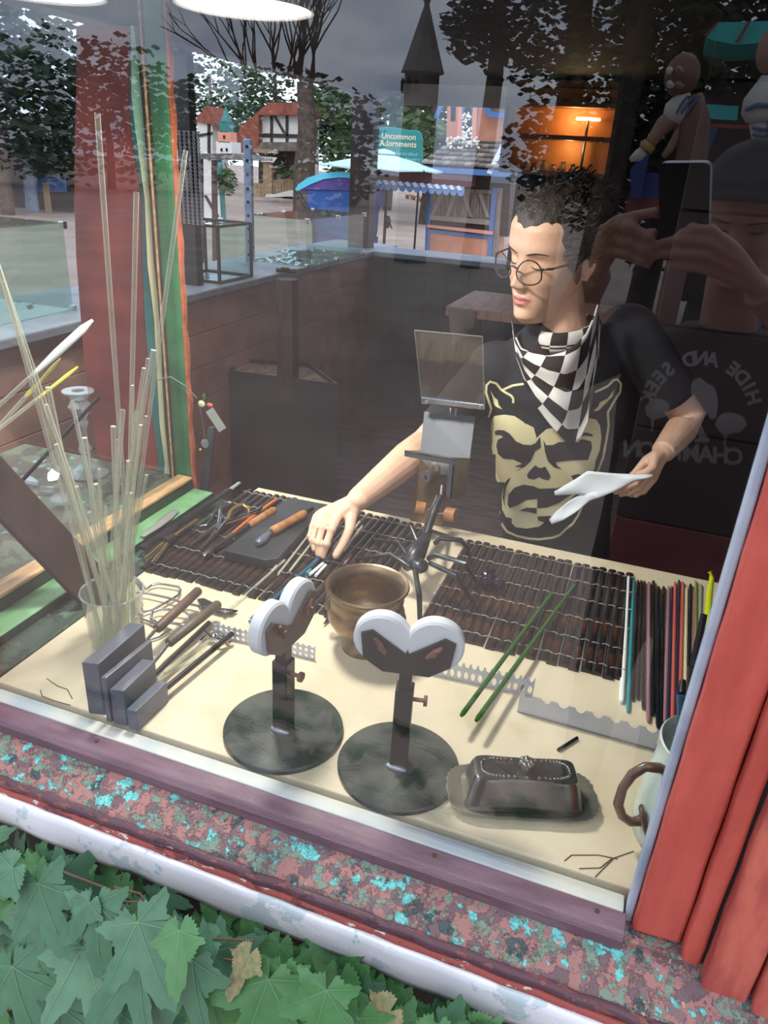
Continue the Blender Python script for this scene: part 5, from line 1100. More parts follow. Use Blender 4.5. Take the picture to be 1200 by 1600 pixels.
for s in (-1, 1): jq.tube([(.165+.09*s, -1.16, -.22), (.165+.1*s, -1.15, -.55), (.165+.1*s, -1.16, FLZ+.03)], [.092, .07, .056], 16); MB().ell((.165+.1*s, -1.12, FLZ+.035), (.048, .135, .036)).build('shoe', 'black', him, smooth=180)
to_obj(union(jq, .012, 4), 'trousers', 'denim', him)
# his phone, held up at the camera position
pc = CAM-FW*.016; phn = thing('mobile_phone', 'black mobile phone held up by the mirrored photographer', 'phone', pc)
def ph(x, y, d): return pc+RT*x+UP*y-FW*d
def rrect(x0, x1, y0, y1, r, n=6):
    out = []
    for cx, cy, a in ((x1-r, y1-r, 0), (x0+r, y1-r, PI/2), (x0+r, y0+r, PI), (x1-r, y0+r, 1.5*PI)): out += [(cx+r*math.cos(a+PI/2*i/n), cy+r*math.sin(a+PI/2*i/n)) for i in range(n+1)]
    return out
MB().prism(rrect(-.038, .041, -.146, .016, .010), ph(0, 0, 0), RT, UP, -FW*.0085).build('body', 'phone_rim', phn)
MB().prism(rrect(-.0372, .0402, -.1452, .0152, .0095), ph(0, 0, -.0006), RT, UP, -FW*.0005).build('back_panel', 'phone_black', phn)
for y in (0, -.02, -.04): MB().tube([ph(0, y, -.001), ph(0, y, -.0022)], .006, 16).build('lens_ring', 'lens_dark', phn)
# ---------------------------------------------------------------- on and around the counters
mat('perf_post', (146, 166, 190), .45, c2=(126, 146, 172), scale=8); mat('screen_metal', (150, 150, 156), .5, .3); mat('dark_frame', (54, 36, 32), .5); mat('dark_post', (36, 32, 36), .6); mat('cloth_drab', (120, 112, 106), .9); mat('paper_grey', (196, 200, 206), .7)
def glass_case(label, x0, x1, y0, y1, z0, h, frame):
    t = thing('glass_display_case', label, 'display case', ((x0+x1)/2, (y0+y1)/2, z0)); th = .004
    MB().b2(x0, x1, y0, y1, z0, z0+th).build('base_plate', 'shelf_glass', t); MB().b2(x0, x1, y0, y1, z0+h-th, z0+h).build('top_plate', 'shelf_glass', t)
    for a in ((x0, x0+th, y0, y1), (x1-th, x1, y0, y1), (x0, x1, y1-th, y1)): MB().b2(*a, z0+th, z0+h-th).build('side_pane', 'shelf_glass', t)
    if frame:
        w = .012
        for x in (x0, x1):
            for y in (y0, y1): MB().b2(x-w/2, x+w/2, y-w/2, y+w/2, z0, z0+h).build('corner_bar', 'dark_frame', t)
            for z in (z0+.006, z0+h): MB().b2(x-w/2, x+w/2, y0, y1, z-w/2, z+w/2).build('edge_bar', 'dark_frame', t)
        for y in (y0, y1):
            for z in (z0+.006, z0+h): MB().b2(x0, x1, y-w/2, y+w/2, z-w/2, z+w/2).build('edge_bar', 'dark_frame', t)
    else:
        for x in (x0, x1):
            for y in (y0, (y0+y1)/2, y1):
                for z in (z0+.006, z0+h-.008): MB().box((x, y, z), (.022, .02, .026)).build('clip', 'chrome', t, bevel=.003)
    return t
c1 = at(320, 441, z=.2); c2 = at(398, 428, z=.2)
glass_case('dark framed glass display box on the side counter', c1.x-.18, c1.x+.08, c1.y+.0, c1.y+.30, .2, zat(c1.x, c1.y, 352)-.2, True)
c1 = at(424, 412, z=.2); glass_case('frameless clear glass shelf box with chrome clips near the counter corner', c1.x-.14, c1.x+.22, c1.y, c1.y+.85, .2, zat(c1.x, c1.y, 338)-.2, False)
c1 = at(58, 497, z=.2); glass_case('large frameless glass case with chrome clips at the left end of the counter', c1.x-.42, c1.x, c1.y-.55, c1.y+.18, .2, zat(c1.x, c1.y, 352)-.2, False)
for i, (x, y) in enumerate(((470, 396), (487, 403), (445, 408))):
    c = at(x, y, z=.2); tag(MB().b2(c.x-.14, c.x+.1, c.y-.08, c.y+.1, .2, .205).build('glass_sheet', 'shelf_glass'), ['clear glass sheet lying flat nearest the brown corner post', 'clear glass sheet lying flat at the counter edge', 'clear glass sheet lying flat in front of the glass shelf box'][i], 'glass sheet')
c = at(445, 427, z=.2); tag(MB().tube([c+V3((-.05, 0, .012)), c+V3((.05, .03, .012))], .011, 8).tube([c+V3((-.02, 0, .022)), c+V3((.02, .01, .022))], .008, 8).build('pen_tool', 'black', smooth=60), 'small black tool lying on the grey counter', 'tool')
pp = at(391, 408, z=.2); ppt = thing('perforated_post', 'pale blue perforated steel post standing on the counter', 'post', pp); ph_ = zat(pp.x, pp.y, 217)-.2; w = .045
MB().box(pp+V3((0, 0, ph_/2)), (w, w, ph_), RZ(15)).build('shaft', 'perf_post', ppt, bevel=.006)
for i in range(9):
    z = .2+ph_*(.06+.11*i); nrm = RZ(15)@V3((0, -1, 0)); MB().tube([V3((pp.x, pp.y, z))+nrm*(w/2-.002), V3((pp.x, pp.y, z))+nrm*(w/2+.0015)], .009, 10).build('bolt_hole', 'black', ppt)
    if i % 2: nx_ = RZ(15)@V3((1, 0, 0)); MB().tube([V3((pp.x, pp.y, z-.03))+nx_*(w/2-.002), V3((pp.x, pp.y, z-.03))+nx_*(w/2+.0015)], .009, 10).build('bolt_hole', 'black', ppt)
dpz = at(300, 446, z=.2); dpt = thing('mesh_screen_post', 'dark post with expanded metal screen behind the green jamb', 'post', dpz)
MB().b2(dpz.x-.035, dpz.x+.03, dpz.y, dpz.y+.05, .2, 1.1).build('post', 'dark_post', dpt)
ms = MB(); a0 = at(205, 200, y=dpz.y); a1 = at(318, 352, y=dpz.y); n = 15; W_ = a1.x-a0.x; H_ = a0.z-a1.z
for i in range(n+1):
    for sgn in (1, -1):
        x = a0.x+W_*i/n*1.0; pts = []
        for j in range(25):
            z = a1.z+H_*j/24; xx = x+sgn*(W_/n*.5)*(1-abs((j % 2)*2-1)*2*0)*(1 if j % 2 else -1)*.5; pts.append((xx, dpz.y-.01, z))
        ms.tube(pts, .0035, 4)
ms.build('metal_screen', 'screen_metal', dpt)
# planter with post
pz = -.2; pA = at(355, 578, z=pz); pB = at(530, 600, z=pz); pcx = (pA.x+pB.x)/2; hw = (pB.x-pA.x)/2; fy = min(pA.y, pB.y)
pt_ = thing('planter_box', 'black planter box filled with soil and holding a brown post', 'planter', (pcx, fy+.2, FLZ+.02))
cn4 = [at(357, 579, z=pz), at(530, 600, z=pz), at(482, 566, z=pz), at(372, 560, z=pz)]; ctr = sum(cn4, V3())/4; inn = [p.lerp(ctr, .06) for p in cn4]; dn = lambda p, z: V3((p.x, p.y, z))
for i in range(4):
    j = (i+1) % 4; MB().hexa([dn(p, FLZ+.02) for p in (cn4[i], cn4[j], inn[j], inn[i])], [cn4[i], cn4[j], inn[j], inn[i]]).build('side_board', 'black_box', pt_)
MB().hexa([dn(p, FLZ+.02) for p in inn], [dn(p, pz-.02) for p in inn]).build('soil', 'soil', pt_)
q0 = at(447, 588, z=pz); MB().tube([(q0.x, q0.y+.02, pz-.1), (q0.x, q0.y+.02, -.02), (q0.x-.005, q0.y+.02, zat(q0.x, q0.y, 437))], [.055, .05, .052], 7).build('post', 'dark_wood', pt_)
for i in range(1): pass
tb0 = at(697, 478, y=3.3); tbl = thing('side_table', 'dark low table with a drab cloth hanging off its corner', 'table', (tb0.x+.4, 3.6, FLZ+.02))
MB().b2(tb0.x, tb0.x+.9, 3.3, 3.95, tb0.z-.05, tb0.z).build('table_top', 'counter_brown', tbl, bevel=.004)
for x in (tb0.x+.04, tb0.x+.84):
    for y in (3.34, 3.9): MB().b2(x-.03, x+.03, y-.03, y+.03, FLZ+.02, tb0.z-.05).build('leg', 'dark_wood', tbl)
def clo(u, v): p = at(700+45*u*(1-v*.2)+v*6, 480+6*u+v*(62-38*u), y=3.285-.03*math.sin(u*5)*v); return p
MB().grid(clo, 10, 10).build('hanging_cloth', 'cloth_drab', tbl, smooth=180, solid=.004)
cb = [at(x, y, z=FLZ+.028) for x, y in ((388, 716), (410, 716), (440, 722), (462, 729), (479, 740), (476, 752), (462, 768), (452, 782), (420, 775), (398, 782))]
cbt = thing('power_cord', 'grey power cord with inline switch lying on the stall floor', 'cord', cb[4]); MB().tube(cb, .006, 7).build('cord', 'cable_grey', cbt, smooth=180); MB().bar(at(430, 721, z=FLZ+.03), at(447, 725, z=FLZ+.03), .03, .02).build('switch', 'cable_grey', cbt, bevel=.004)
# lit orange display shelves in the back wall
mat('orange_back', (206, 128, 60), .6, c2=(190, 108, 48), scale=3); mat('shelf_wood', (120, 72, 40), .5); mat('warm_bulb', (255, 214, 150), .5, emit=5); mat('trinket', (150, 120, 90), .5)
s0 = at(806, 168, y=4.3); s1_ = at(945, 270, y=4.3); dc = thing('display_shelves', 'shelves with warm orange light in the dark back wall', 'shelves', ((s0.x+s1_.x)/2, 4.35, s1_.z))
zt = at(870, 132, y=4.3).z
MB().b2(s0.x-.02, s1_.x+.02, 4.37, 4.39, s1_.z-.02, zt+.02).build('back_panel', 'orange_back', dc)
for z in (s1_.z-.02, s1_.z+.17, s0.z+.02, zt): MB().b2(s0.x-.02, s1_.x+.02, 4.20, 4.39, z-.012, z+.012).build('shelf', 'shelf_wood', dc)
for x in (s0.x-.03, s1_.x+.02): MB().b2(x-.012, x+.012, 4.20, 4.39, s1_.z-.03, zt+.02).build('side_board', 'dark_wood', dc)
lx_ = at(918, 190, y=4.3).x
lp_ = thing('shelf_lamp', 'slim lit lamp with flat disc head on the orange shelves', 'lamp', (lx_, 4.32, s1_.z-.008))
MB().tube([(lx_, 4.32, s1_.z-.008), (lx_, 4.32, s0.z-.05)], .008, 8).build('stem', 'dark_steel', lp_); MB().lathe([(0, 0), (.06, 0), (.06, .006), (0, .01)], (lx_, 4.32, s1_.z-.008), 16).build('base', 'dark_steel', lp_)
MB().lathe([(0, 0), (.07, 0), (.07, .012), (0, .016)], (lx_, 4.32, s0.z-.05), 20).build('lamp_head', 'warm_bulb', lp_)
for yy, zz_, e in ((4.3, s0.z-.045, 1.6), (4.3, s1_.z+.13, 1.0)):
    L = bpy.data.lights.new('shelf_light', 'POINT'); L.energy = e; L.color = (1, .72, .36); L.shadow_soft_size = .03; lo2 = bpy.data.objects.new('shelf_light', L); COL.objects.link(lo2); lo2.parent = lp_; lo2.location = V3((lx_-.08, yy-.04, zz_))-lp_.location
for i in range(8):
    x = s0.x+.05+i*.055; h = R.uniform(.03, .07); o = MB().lathe([(0, 0), (.018, 0), (.022, h*.5), (.012, h*.8), (.016, h), (0, h)], (x, 4.30+R.uniform(-.03, .05), s1_.z-.008), 12).build('small_vase', 'trinket', smooth=60); tag(o, 'tiny dark vase on the lower lit orange shelf, %s from the left' % ORD[i], 'vase', 'trinkets on the lit shelf')
# ---------------------------------------------------------------- the fairground beyond
mat('canopy_pale', (196, 232, 242), .7); mat('tent_cyan', (96, 206, 232), .7); mat('tent_purple', (92, 76, 148), .75, c2=(78, 62, 128), scale=4); mat('tent_blue', (50, 92, 160), .75, c2=(40, 76, 140), scale=3); mat('pole_dark', (44, 46, 52), .4, .5); mat('sign_teal', (34, 140, 140), .55); mat('sign_cream', (236, 228, 190), .6); mat('sign_pale', (150, 220, 220), .6); mat('peach_wall', (206, 144, 118), .75, c2=(190, 128, 102), scale=3); mat('trim_blue', (74, 112, 168), .6); mat('shutter_pink', (222, 150, 130), .7); mat('weathered_plank', (140, 124, 114), .85, c2=(112, 98, 90), scale=6, stretch=(5, 5, .6)); mat('shingle', (128, 118, 110), .85, c2=(98, 90, 86), scale=3); mat('shingle_b', (112, 102, 96), .85); mat('shingle_c', (146, 136, 128), .85); mat('flower_white', (236, 234, 226), .7); mat('dark_pane', (24, 26, 30), .2); mat('half_timber_white', (222, 220, 214), .8); mat('roof_red', (150, 84, 66), .8, c2=(124, 66, 54), scale=5); mat('timber_tan', (160, 134, 104), .8); mat('teal_wood', (56, 124, 118), .7); mat('valance_blue', (110, 142, 190), .8); mat('valance_white', (220, 228, 240), .8); mat('pallet', (176, 140, 96), .8); mat('foliage_a', (62, 88, 56), .7, c2=(44, 66, 42), scale=3); mat('foliage_b', (84, 108, 62), .7, c2=(60, 84, 48), scale=3); mat('foliage_dark', (40, 54, 38), .75, c2=(28, 40, 30), scale=3); mat('bark', (96, 82, 72), .9, c2=(70, 60, 52), scale=8, bump=.5); mat('stone_grey', (120, 114, 108), .85, c2=(98, 94, 90), scale=3)
YB = 11.0; C = lambda x, y, yy=YB: at(x, y, y=yy)
def flatpoly(mb, px, y, th=.03): c = [at(a, b, y=y) for a, b in px]; n = len(c); return mb.add(c+[p+V3((0, th, 0)) for p in c], [tuple(range(n-1, -1, -1)), tuple(range(n, 2*n))]+[(i, (i+1) % n, n+(i+1) % n, n+i) for i in range(n)])
# market umbrella
uc = C(606, 268, 10.6); um = thing('market_umbrella', 'pale blue market umbrella on a dark pole', 'umbrella', (uc.x, 10.6, FLZ))
pk = C(612, 239, 10.6); rr_u = (C(690, 270, 10.6)-C(500, 262, 10.6)).length/2
um_c = V3((pk.x-.12, 10.6, pk.z)); zr = C(690, 269, 10.6).z; zl = zr
for i in range(8):
    a, b = 2*PI*i/8+.2, 2*PI*(i+1)/8+.2; A = V3((um_c.x+rr_u*math.cos(a), 10.6+rr_u*math.sin(a), zr)); B = V3((um_c.x+rr_u*math.cos(b), 10.6+rr_u*math.sin(b), zr)); m = (A+B)/2-V3((0, 0, .02))
    k1 = um_c+V3((.12*math.cos(a), .12*math.sin(a), -.03)); k2 = um_c+V3((.12*math.cos(b), .12*math.sin(b), -.03))
    MB().add([k1, A, m, B, k2], [(0, 1, 2, 3, 4)]).build('canopy_panel', 'canopy_pale', um, solid=.01)
    MB().tube([um_c-V3((0, 0, .1)), A], .012, 6).build('rib', 'pole_dark', um)
MB().lathe([(0, .05), (.1, .03), (.17, 0), (.17, -.02), (0, -.02)], um_c, 16).build('vent_cap', 'canopy_pale', um)
MB().tube([(uc.x, 10.6, FLZ), (uc.x, 10.6, um_c.z)], .022, 10).build('pole', 'pole_dark', um)
cr_ = C(606, 347, 10.6); MB().ell(cr_, (.045, .045, .09)).tube([cr_, cr_+V3((.06, -.05, -.03)), cr_+V3((.09, -.06, -.08))], .012, 6).build('crank', 'pole_dark', um)
MB().lathe([(0, 0), (.3, 0), (.3, .05), (.05, .08), (0, .08)], (uc.x, 10.6, FLZ), 20).build('base', 'pole_dark', um)
# blue and purple tent cart
YT = 10.0; tt = thing('tent_cart', 'blue and purple covered stall cart with cyan arched top', 'stall', (C(520, 380, YT).x, YT+.4, FLZ))
def tent_piece(nm, m, px, y=YT, th=.9): flatpoly(MB(), px, y, th).build(nm, m, tt)
tent_piece('arched_top', 'tent_cyan', [(461, 296), (466, 288), (480, 278), (500, 271), (530, 268), (560, 270), (578, 282), (578, 290), (560, 279), (530, 277), (505, 280), (485, 288), (466, 298)])
tent_piece('purple_band', 'tent_purple', [(466, 298), (485, 288), (505, 280), (530, 277), (560, 279), (577, 290), (580, 300), (530, 297), (480, 296)], YT+.02, .86)
tent_piece('blue_skirt', 'tent_blue', [(478, 297), (530, 297), (579, 300), (574, 312), (562, 335), (560, 365), (556, 392), (494, 384), (490, 350), (482, 325)], YT+.04, .8)
tent_piece('purple_hem', 'tent_purple', [(494, 368), (560, 376), (558, 392), (494, 384)], YT+.02, .84)
MB().tube([C(464, 299, YT), C(478, 322, YT), C(490, 350, YT), C(491, 385, YT)], .025, 6).build('side_cord', 'pole_dark', tt); MB().tube([C(579, 302, YT), C(582, 320, YT)], .01, 6).build('side_cord', 'pole_dark', tt)
MB().b2(C(500, 384, YT).x, C(555, 384, YT).x, YT+.1, YT+.7, FLZ, C(520, 384, YT).z).build('cart_body', 'weathered_plank', tt)
# sign
YS = 13.0; sg = thing('shop_sign', 'teal shop sign with cream lettering behind the umbrella', 'sign', (C(622, 258, YS).x, YS, FLZ))
flatpoly(MB(), [(587, 203), (592, 199), (606, 198), (622, 200), (638, 203), (650, 203), (657, 207), (660, 218), (659, 235), (660, 256), (590, 250), (586, 235), (585, 218)], YS, .06).build('board', 'sign_teal', sg, bevel=.01)
for x in (590, 655): p = C(x, 250, YS); MB().b2(p.x-.015, p.x+.015, YS+.06, YS+.09, FLZ, p.z).build('post', 'pole_dark', sg)
def sign_text(body, px, py, hpx, m, parent, y, rot, bold=.0):
    p = at(px, py, y=y); s = hpx*((p-CAM).dot(FW))/FPX/.72; me = text_mesh(body, s, bold=bold); o = bpy.data.objects.new('lettering', me); COL.objects.link(o); me.materials.append(MATS[m]); o.parent = parent
    o.location = p-parent.location; o.rotation_euler = (PI/2, math.radians(rot), 0); return o
sign_text('Uncommon', 623, 213.5, 8.6, 'sign_cream', sg, YS-.012, 0, .0022); sign_text('Adornments', 622, 225, 8.6, 'sign_cream', sg, YS-.012, 0, .0022)
sign_text('Handcrafted', 634, 240.5, 5.6, 'sign_pale', sg, YS-.012, 0, 0); sign_text('Jewelry', 645, 249, 6, 'sign_pale', sg, YS-.012, 0, 0)
# peach cottage booth
cb_ = thing('cottage_booth', 'peach cottage booth with blue trim, shingled roof and flower box', 'booth', (C(720, 400).x, YB+.5, FLZ))
def cp(nm, m, px, y=YB, th=.03): return flatpoly(MB(), px, y, th).build(nm, m, cb_)
cp('lower_wall', 'peach_wall', [(667, 362), (768, 366), (764, 440), (660, 430)], YB, 1.0); cp('inner_wall', 'dark_wood', [(668, 258), (799, 266), (793, 370), (667, 362)], YB+.06, .9)
for i in range(6):
    a = 674+15.2*i; cp('shutter_plank', 'weathered_plank', [(a, 294+i*.9), (a+14.6, 295+i*.9), (a+13.8, 343+i*1.6), (a-.8, 342+i*1.6)], YB+.02, .03)
for x0, x1 in ((692, 674), (713, 698), (722, 736), (748, 762)): cp('shutter_brace', 'shingle_c', [(x0-3, 296), (x0+3, 297), (x1+3, 340), (x1-3, 339)], YB-.01, .03)
cp('shutter_rail', 'shingle_c', [(671, 336), (766, 344), (765, 352), (670, 343)], YB-.02, .04); cp('shutter_rail', 'weathered_plank', [(672, 293), (768, 297), (768, 303), (672, 298)], YB-.02, .04)
cp('counter_ledge', 'shutter_pink', [(667, 351), (770, 362), (769, 367), (666, 355)], YB-.08, .14); cp('blue_rail', 'trim_blue', [(668, 358), (766, 368), (766, 374), (668, 363)], YB-.02, .04)
for px in ([(668, 290), (673, 290), (668, 430), (662, 430)], [(769, 293), (778, 293), (766, 440), (758, 440)], [(774, 293), (784, 294), (774, 440), (766, 440)]): cp('corner_post', 'trim_blue' if px[0][0] < 770 else 'weathered_plank', px, YB-.04, .08)
eA, eB = C(652, 258, YB-.35), C(797, 272, YB-.35); rU = (eB-eA); rL = rU.length; up_h = at(700, 210, y=YB+.55).z-eA.z; rV = V3((0, .9, up_h)); rn = rU.cross(rV).normalized()
eB = V3((eB.x, eB.y, eA.z)); rU = eB-eA
MB().hexa([eA, eB, eB+rV, eA+rV+rU*.30], [p-rn*.02 for p in (eA, eB, eB+rV, eA+rV+rU*.30)]).build('roof_deck', 'dark_wood', cb_)
cp('eave_board', 'trim_blue', [(653, 260), (797, 267), (797, 277), (655, 268)], YB-.37, .03)
src = {}
for r_ in range(7):
    n = 13
    for k in range(n):
        u = (k+.5*(r_ % 2)+.1)/n; v = r_/7
        if u < .30*v+.01 or u > 1.0: continue
        c = eA+rU*u+rV*(v+.07)+rn*(.012+.006*R.random()); m = R.choice(('shingle', 'shingle_b', 'shingle_c'))
        if m not in src:
            s = MB(); a, b = rU/n*.47, rV*.085; base = cb_.location; s.hexa([base-a-b+rn*.02, base+a-b+rn*.02, base+a+b, base-a+b], [base-a-b+rn*.045, base+a-b+rn*.045, base+a+b+rn*.01, base-a+b+rn*.01]); src[m] = s.build('shingle', m, cb_); src[m].location = c-cb_.location
        else: inst(src[m], cb_, c-cb_.location, (0, 0, R.uniform(-.02, .02)))
a = C(765, 272, YB-.34); b = C(793, 216, YB+.1); MB().bar(a+V3((0, -.05, 0)), b+V3((0, -.05, .0)), .07, .03, (0, -1, 0)).build('hip_flashing', 'paper_grey', cb_)
YU = YB+.3
cp('upper_wall', 'peach_wall', [(697, 232), (700, 130), (797, 120), (797, 250), (745, 240)], YU, .8)
for px in ([(714, 216), (716, 166), (722, 163), (722, 218)], [(736, 219), (739, 164), (746, 160), (743, 222)]): cp('window_shutter', 'shutter_pink', px, YU-.04, .03)
arch = [(721, 222), (722, 172), (725, 162), (731, 154), (737, 162), (739, 172), (738, 222)]; cp('window_arch', 'trim_blue', arch, YU-.03, .03); cp('window_pane', 'dark_pane', [(724, 221), (725, 174), (728, 166), (731, 161), (735, 167), (736, 174), (736, 221)], YU-.045, .02)
cp('wall_slot', 'dark_pane', [(704, 189), (705, 150), (713, 150), (711, 189)], YU-.01, .02)
cp('bargeboard', 'trim_blue', [(697, 150), (688, 160), (679, 178), (678, 186), (684, 184), (690, 170), (699, 160)], YU-.2, .04); cp('bargeboard', 'trim_blue', [(746, 150), (752, 160), (757, 175), (764, 183), (792, 185), (792, 178), (768, 174), (760, 160), (756, 150)], YU-.2, .04)
for i in range(3):
    for k in range(4): cp('shingle', R.choice(('shingle', 'shingle_b', 'shingle_c')), [(760+k*9+i*2, 152+i*8), (768+k*9+i*2, 152+i*8), (769+k*9+i*2, 161+i*8), (761+k*9+i*2, 160+i*8)], YU-.16+.01*i, .03)
fb = cp('flower_box', 'brown_paint', [(702, 226), (745, 230), (743, 242), (704, 236)], YU-.25, .14)
fl = MB()
for i in range(130):
    u = R.random(); x, y = (R.uniform(698, 748), R.uniform(214, 232)) if u < .6 else (R.uniform(723, 737), R.uniform(176, 222)); p = at(x, y, y=YU-.2-R.random()*.12); r = R.uniform(.012, .026); fl.ell(p, (r, r, r*.8), n=6, m=4)
fo_ = fl.build('white_flowers', 'flower_white', cb_); fo_['kind'] = 'stuff'
# scalloped awning
aw = thing('scalloped_awning', 'brown awning edge with blue scalloped valance left of the peach booth', 'awning', C(650, 290, YB-.6)); ya = YB-.6
flatpoly(MB(), [(560, 262), (730, 276), (730, 292), (560, 280)], ya, .5).build('awning_board', 'maroon', aw)
for i in range(14):
    x = 566+i*11.4; y = 279+i*.9; sc_l = [(x, y), (x+11.2, y+.9), (x+11.2, y+9), (x+9.5, y+14), (x+5.6, y+16.5), (x+1.7, y+14), (x, y+9)]
    flatpoly(MB(), sc_l, ya-.02-.01*(i % 2), .01).build('valance_scallop', 'valance_blue', aw); flatpoly(MB(), [(x-2, y+1), (x+3, y-1), (x+8, y+6), (x+2, y+7)], ya-.04, .008).build('valance_lining', 'valance_white', aw)
for x in (562,): p = at(x, 285, y=ya+.4); MB().b2(p.x-.03, p.x+.03, ya+.36, ya+.42, FLZ, p.z).build('post', 'dark_wood', aw)
# stacked pallets far off
for i, (x, y) in enumerate(((640, 306), (650, 308), (661, 311), (668, 313))):
    p = at(x, y+5, z=FLZ); Yp = p.y; kq = (Yp+.66)/1159*1.0; t = thing('pallet_bench', ['tan wooden bench in the distance, leftmost beyond the umbrella pole', 'tan wooden bench in the distance, second from left', 'tan wooden bench in the distance, third from left', 'tan wooden bench in the distance beside the peach booth'][i], 'bench', (p.x, Yp, FLZ), 'distant benches')
    MB().b2(p.x-5*kq, p.x+5*kq, Yp-.2, Yp+.2, FLZ+4.5*kq, FLZ+6.5*kq).build('seat', 'pallet', t)
    for s in (-4*kq, 4*kq): MB().b2(p.x+s-.04, p.x+s+.04, Yp-.15, Yp+.15, FLZ, FLZ+4.5*kq).build('leg', 'pallet', t)
# trees
def foliage(mb, c, r, n, s, rnd):
    for _ in range(n):
        d = V3((rnd.gauss(0, 1), rnd.gauss(0, 1), rnd.gauss(0, 1))).normalized(); q = rnd.random()**.4; p = V3(c)+V3((d.x*r[0], d.y*r[1], d.z*r[2]))*q
        u, w, k = basis(V3((rnd.gauss(0, 1), rnd.gauss(0, 1), rnd.gauss(0, 1)+.5))); a = rnd.uniform(.6, 1.3)*s
        mb.add([p-u*a, p-w*a*.5, p+u*a, p+w*a*.5], [(0, 1, 2, 3)])
def tree(label, x, y, zt, r, n, s, m, seed, blobs=5, trunk=.18, group='trees', low=.35):
    t = thing('tree', label, 'tree', (x, y, FLZ), group); rnd = random.Random(seed); H = zt-FLZ
    MB().tube([(x, y, FLZ), (x+.1, y, FLZ+H*.4), (x, y, FLZ+H*.75)], [trunk, trunk*.75, trunk*.35], 10).build('trunk', 'bark', t, smooth=60)
    mb = MB()
    for b in range(blobs):
        c = (x+rnd.uniform(-.55, .55)*r, y+rnd.uniform(-.4, .4)*r, FLZ+H*(low+(.92-low)*rnd.random())); foliage(mb, c, (r*.6, r*.6, r*.5), n//blobs, s, rnd)
        MB_ = None
    o = mb.build('crown', m, t); o['kind'] = 'stuff'; return t
for i, (px, pz_, y, zt, r, m) in enumerate(((330, 200, 36, 5.6, 3.4, 'foliage_a'), (430, 200, 35, 5.6, 3.2, 'foliage_a'), (530, 200, 34, 5.2, 2.2, 'foliage_dark'), (610, 220, 27, 4.4, 2.8, 'foliage_b'), (672, 220, 22, 4.0, 2.0, 'foliage_b'), (740, 220, 27, 4.6, 2.8, 'foliage_a'), (560, 220, 31, 4.8, 3.2, 'foliage_a'), (250, 250, 20, 4.0, 2.4, 'foliage_dark'), (90, 260, 16, 3.6, 2.2, 'foliage_dark'), (0, 260, 14, 3.4, 2.2, 'foliage_dark'), (850, 240, 28, 4.6, 3, 'foliage_a'))):
    p = at(px, pz_, y=y); tree(['leafy tree far behind the birdhouse castle', 'leafy tree behind the fudge booth', 'dark leafy tree left of the brown corner post', 'pale green tree behind the teal sign', 'pale green tree between sign and peach booth', 'leafy tree behind the peach cottage turret', 'distant leafy tree behind the corner post', 'dark leafy tree behind the mesh screen', 'dark leafy tree behind the left glass case', 'dark tree at the left frame edge', 'distant tree behind the back wall'][i], p.x, y, zt, r, 1900, .16, m, 40+i, group='trees of the fairground')
tk = C(478, 250, 21); tt2 = thing('tree', 'thick bare grey trunk standing left of the blue tent cart', 'tree', (tk.x, 21, FLZ), 'trees of the fairground'); MB().tube([(tk.x, 21, FLZ), (tk.x-.05, 21, .4), (tk.x+.05, 21, 1.4), (tk.x-.05, 21, 2.6)], [.38, .31, .28, .23], 12).build('trunk', 'bark', tt2, smooth=60)
rnd = random.Random(5); mb = MB(); foliage(mb, (tk.x+.5, 21, 3.3), (1.5, 1, .7), 900, .12, rnd); o = mb.build('crown', 'foliage_a', tt2); o['kind'] = 'stuff'
# timbered houses and booths at the left
YH = 29.0
hs_ = thing('timbered_house', 'white half timbered house with red roof behind the booths', 'house', (C(430, 240, YH).x, YH+1, FLZ))
def hp2(nm, m, px, y=YH, th=.05): return flatpoly(MB(), px, y, th).build(nm, m, hs_)
hp2('wall', 'half_timber_white', [(404, 309), (404, 178), (474, 176), (474, 306)], YH, 1.5)
for px in ([(404, 178), (408, 178), (408, 260), (404, 260)], [(422, 178), (426, 178), (426, 260), (422, 260)], [(446, 177), (450, 177), (450, 260), (446, 260)], [(404, 208), (474, 210), (474, 216), (404, 214)], [(426, 180), (430, 180), (446, 208), (442, 208)], [(404, 224), (474, 226), (474, 230), (404, 228)]): hp2('timber', 'dark_wood', px, YH-.04, .04)
hp2('roof', 'roof_red', [(360, 238), (376, 196), (404, 176), (404, 238)], YH-.3, 1.8); hp2('roof', 'roof_red', [(396, 180), (420, 160), (480, 160), (482, 180)], YH-.3, 1.8)
hw2 = thing('timbered_house', 'narrow white house front left of the red roof', 'house', (C(322, 250, 28).x, 28.5, FLZ)); flatpoly(MB(), [(308, 306), (308, 185), (332, 190), (332, 306)], 28, 1.2).build('wall', 'half_timber_white', hw2)
for px in ([(308, 210), (332, 206), (332, 210), (308, 214)], [(324, 188), (328, 188), (328, 250), (324, 250)]): flatpoly(MB(), px, 27.95, .04).build('timber', 'dark_wood', hw2)
flatpoly(MB(), [(304, 190), (322, 165), (340, 196)], 27.9, 1.4).build('roof', 'roof_red', hw2)
YF = 26.0; bf = thing('fudge_booth', 'wooden counter booth with bracket sign and dark opening', 'booth', (C(440, 290, YF).x, YF+.5, FLZ))
def fp(nm, m, px, y=YF, th=.05): return flatpoly(MB(), px, y, th).build(nm, m, bf)
fp('back_wall', 'dark_wood', [(404, 300), (404, 236), (472, 234), (472, 296)], YF+.6, .1); fp('roof', 'shingle', [(400, 236), (408, 222), (470, 222), (476, 236)], YF-.1, .9)
for i in range(10): a = 426+i*4.6; fp('counter_plank', 'timber_tan', [(a, 281-i*.5), (a+4.2, 281-i*.5), (a+4.2, 303-i*1.2), (a, 304-i*1.2)])
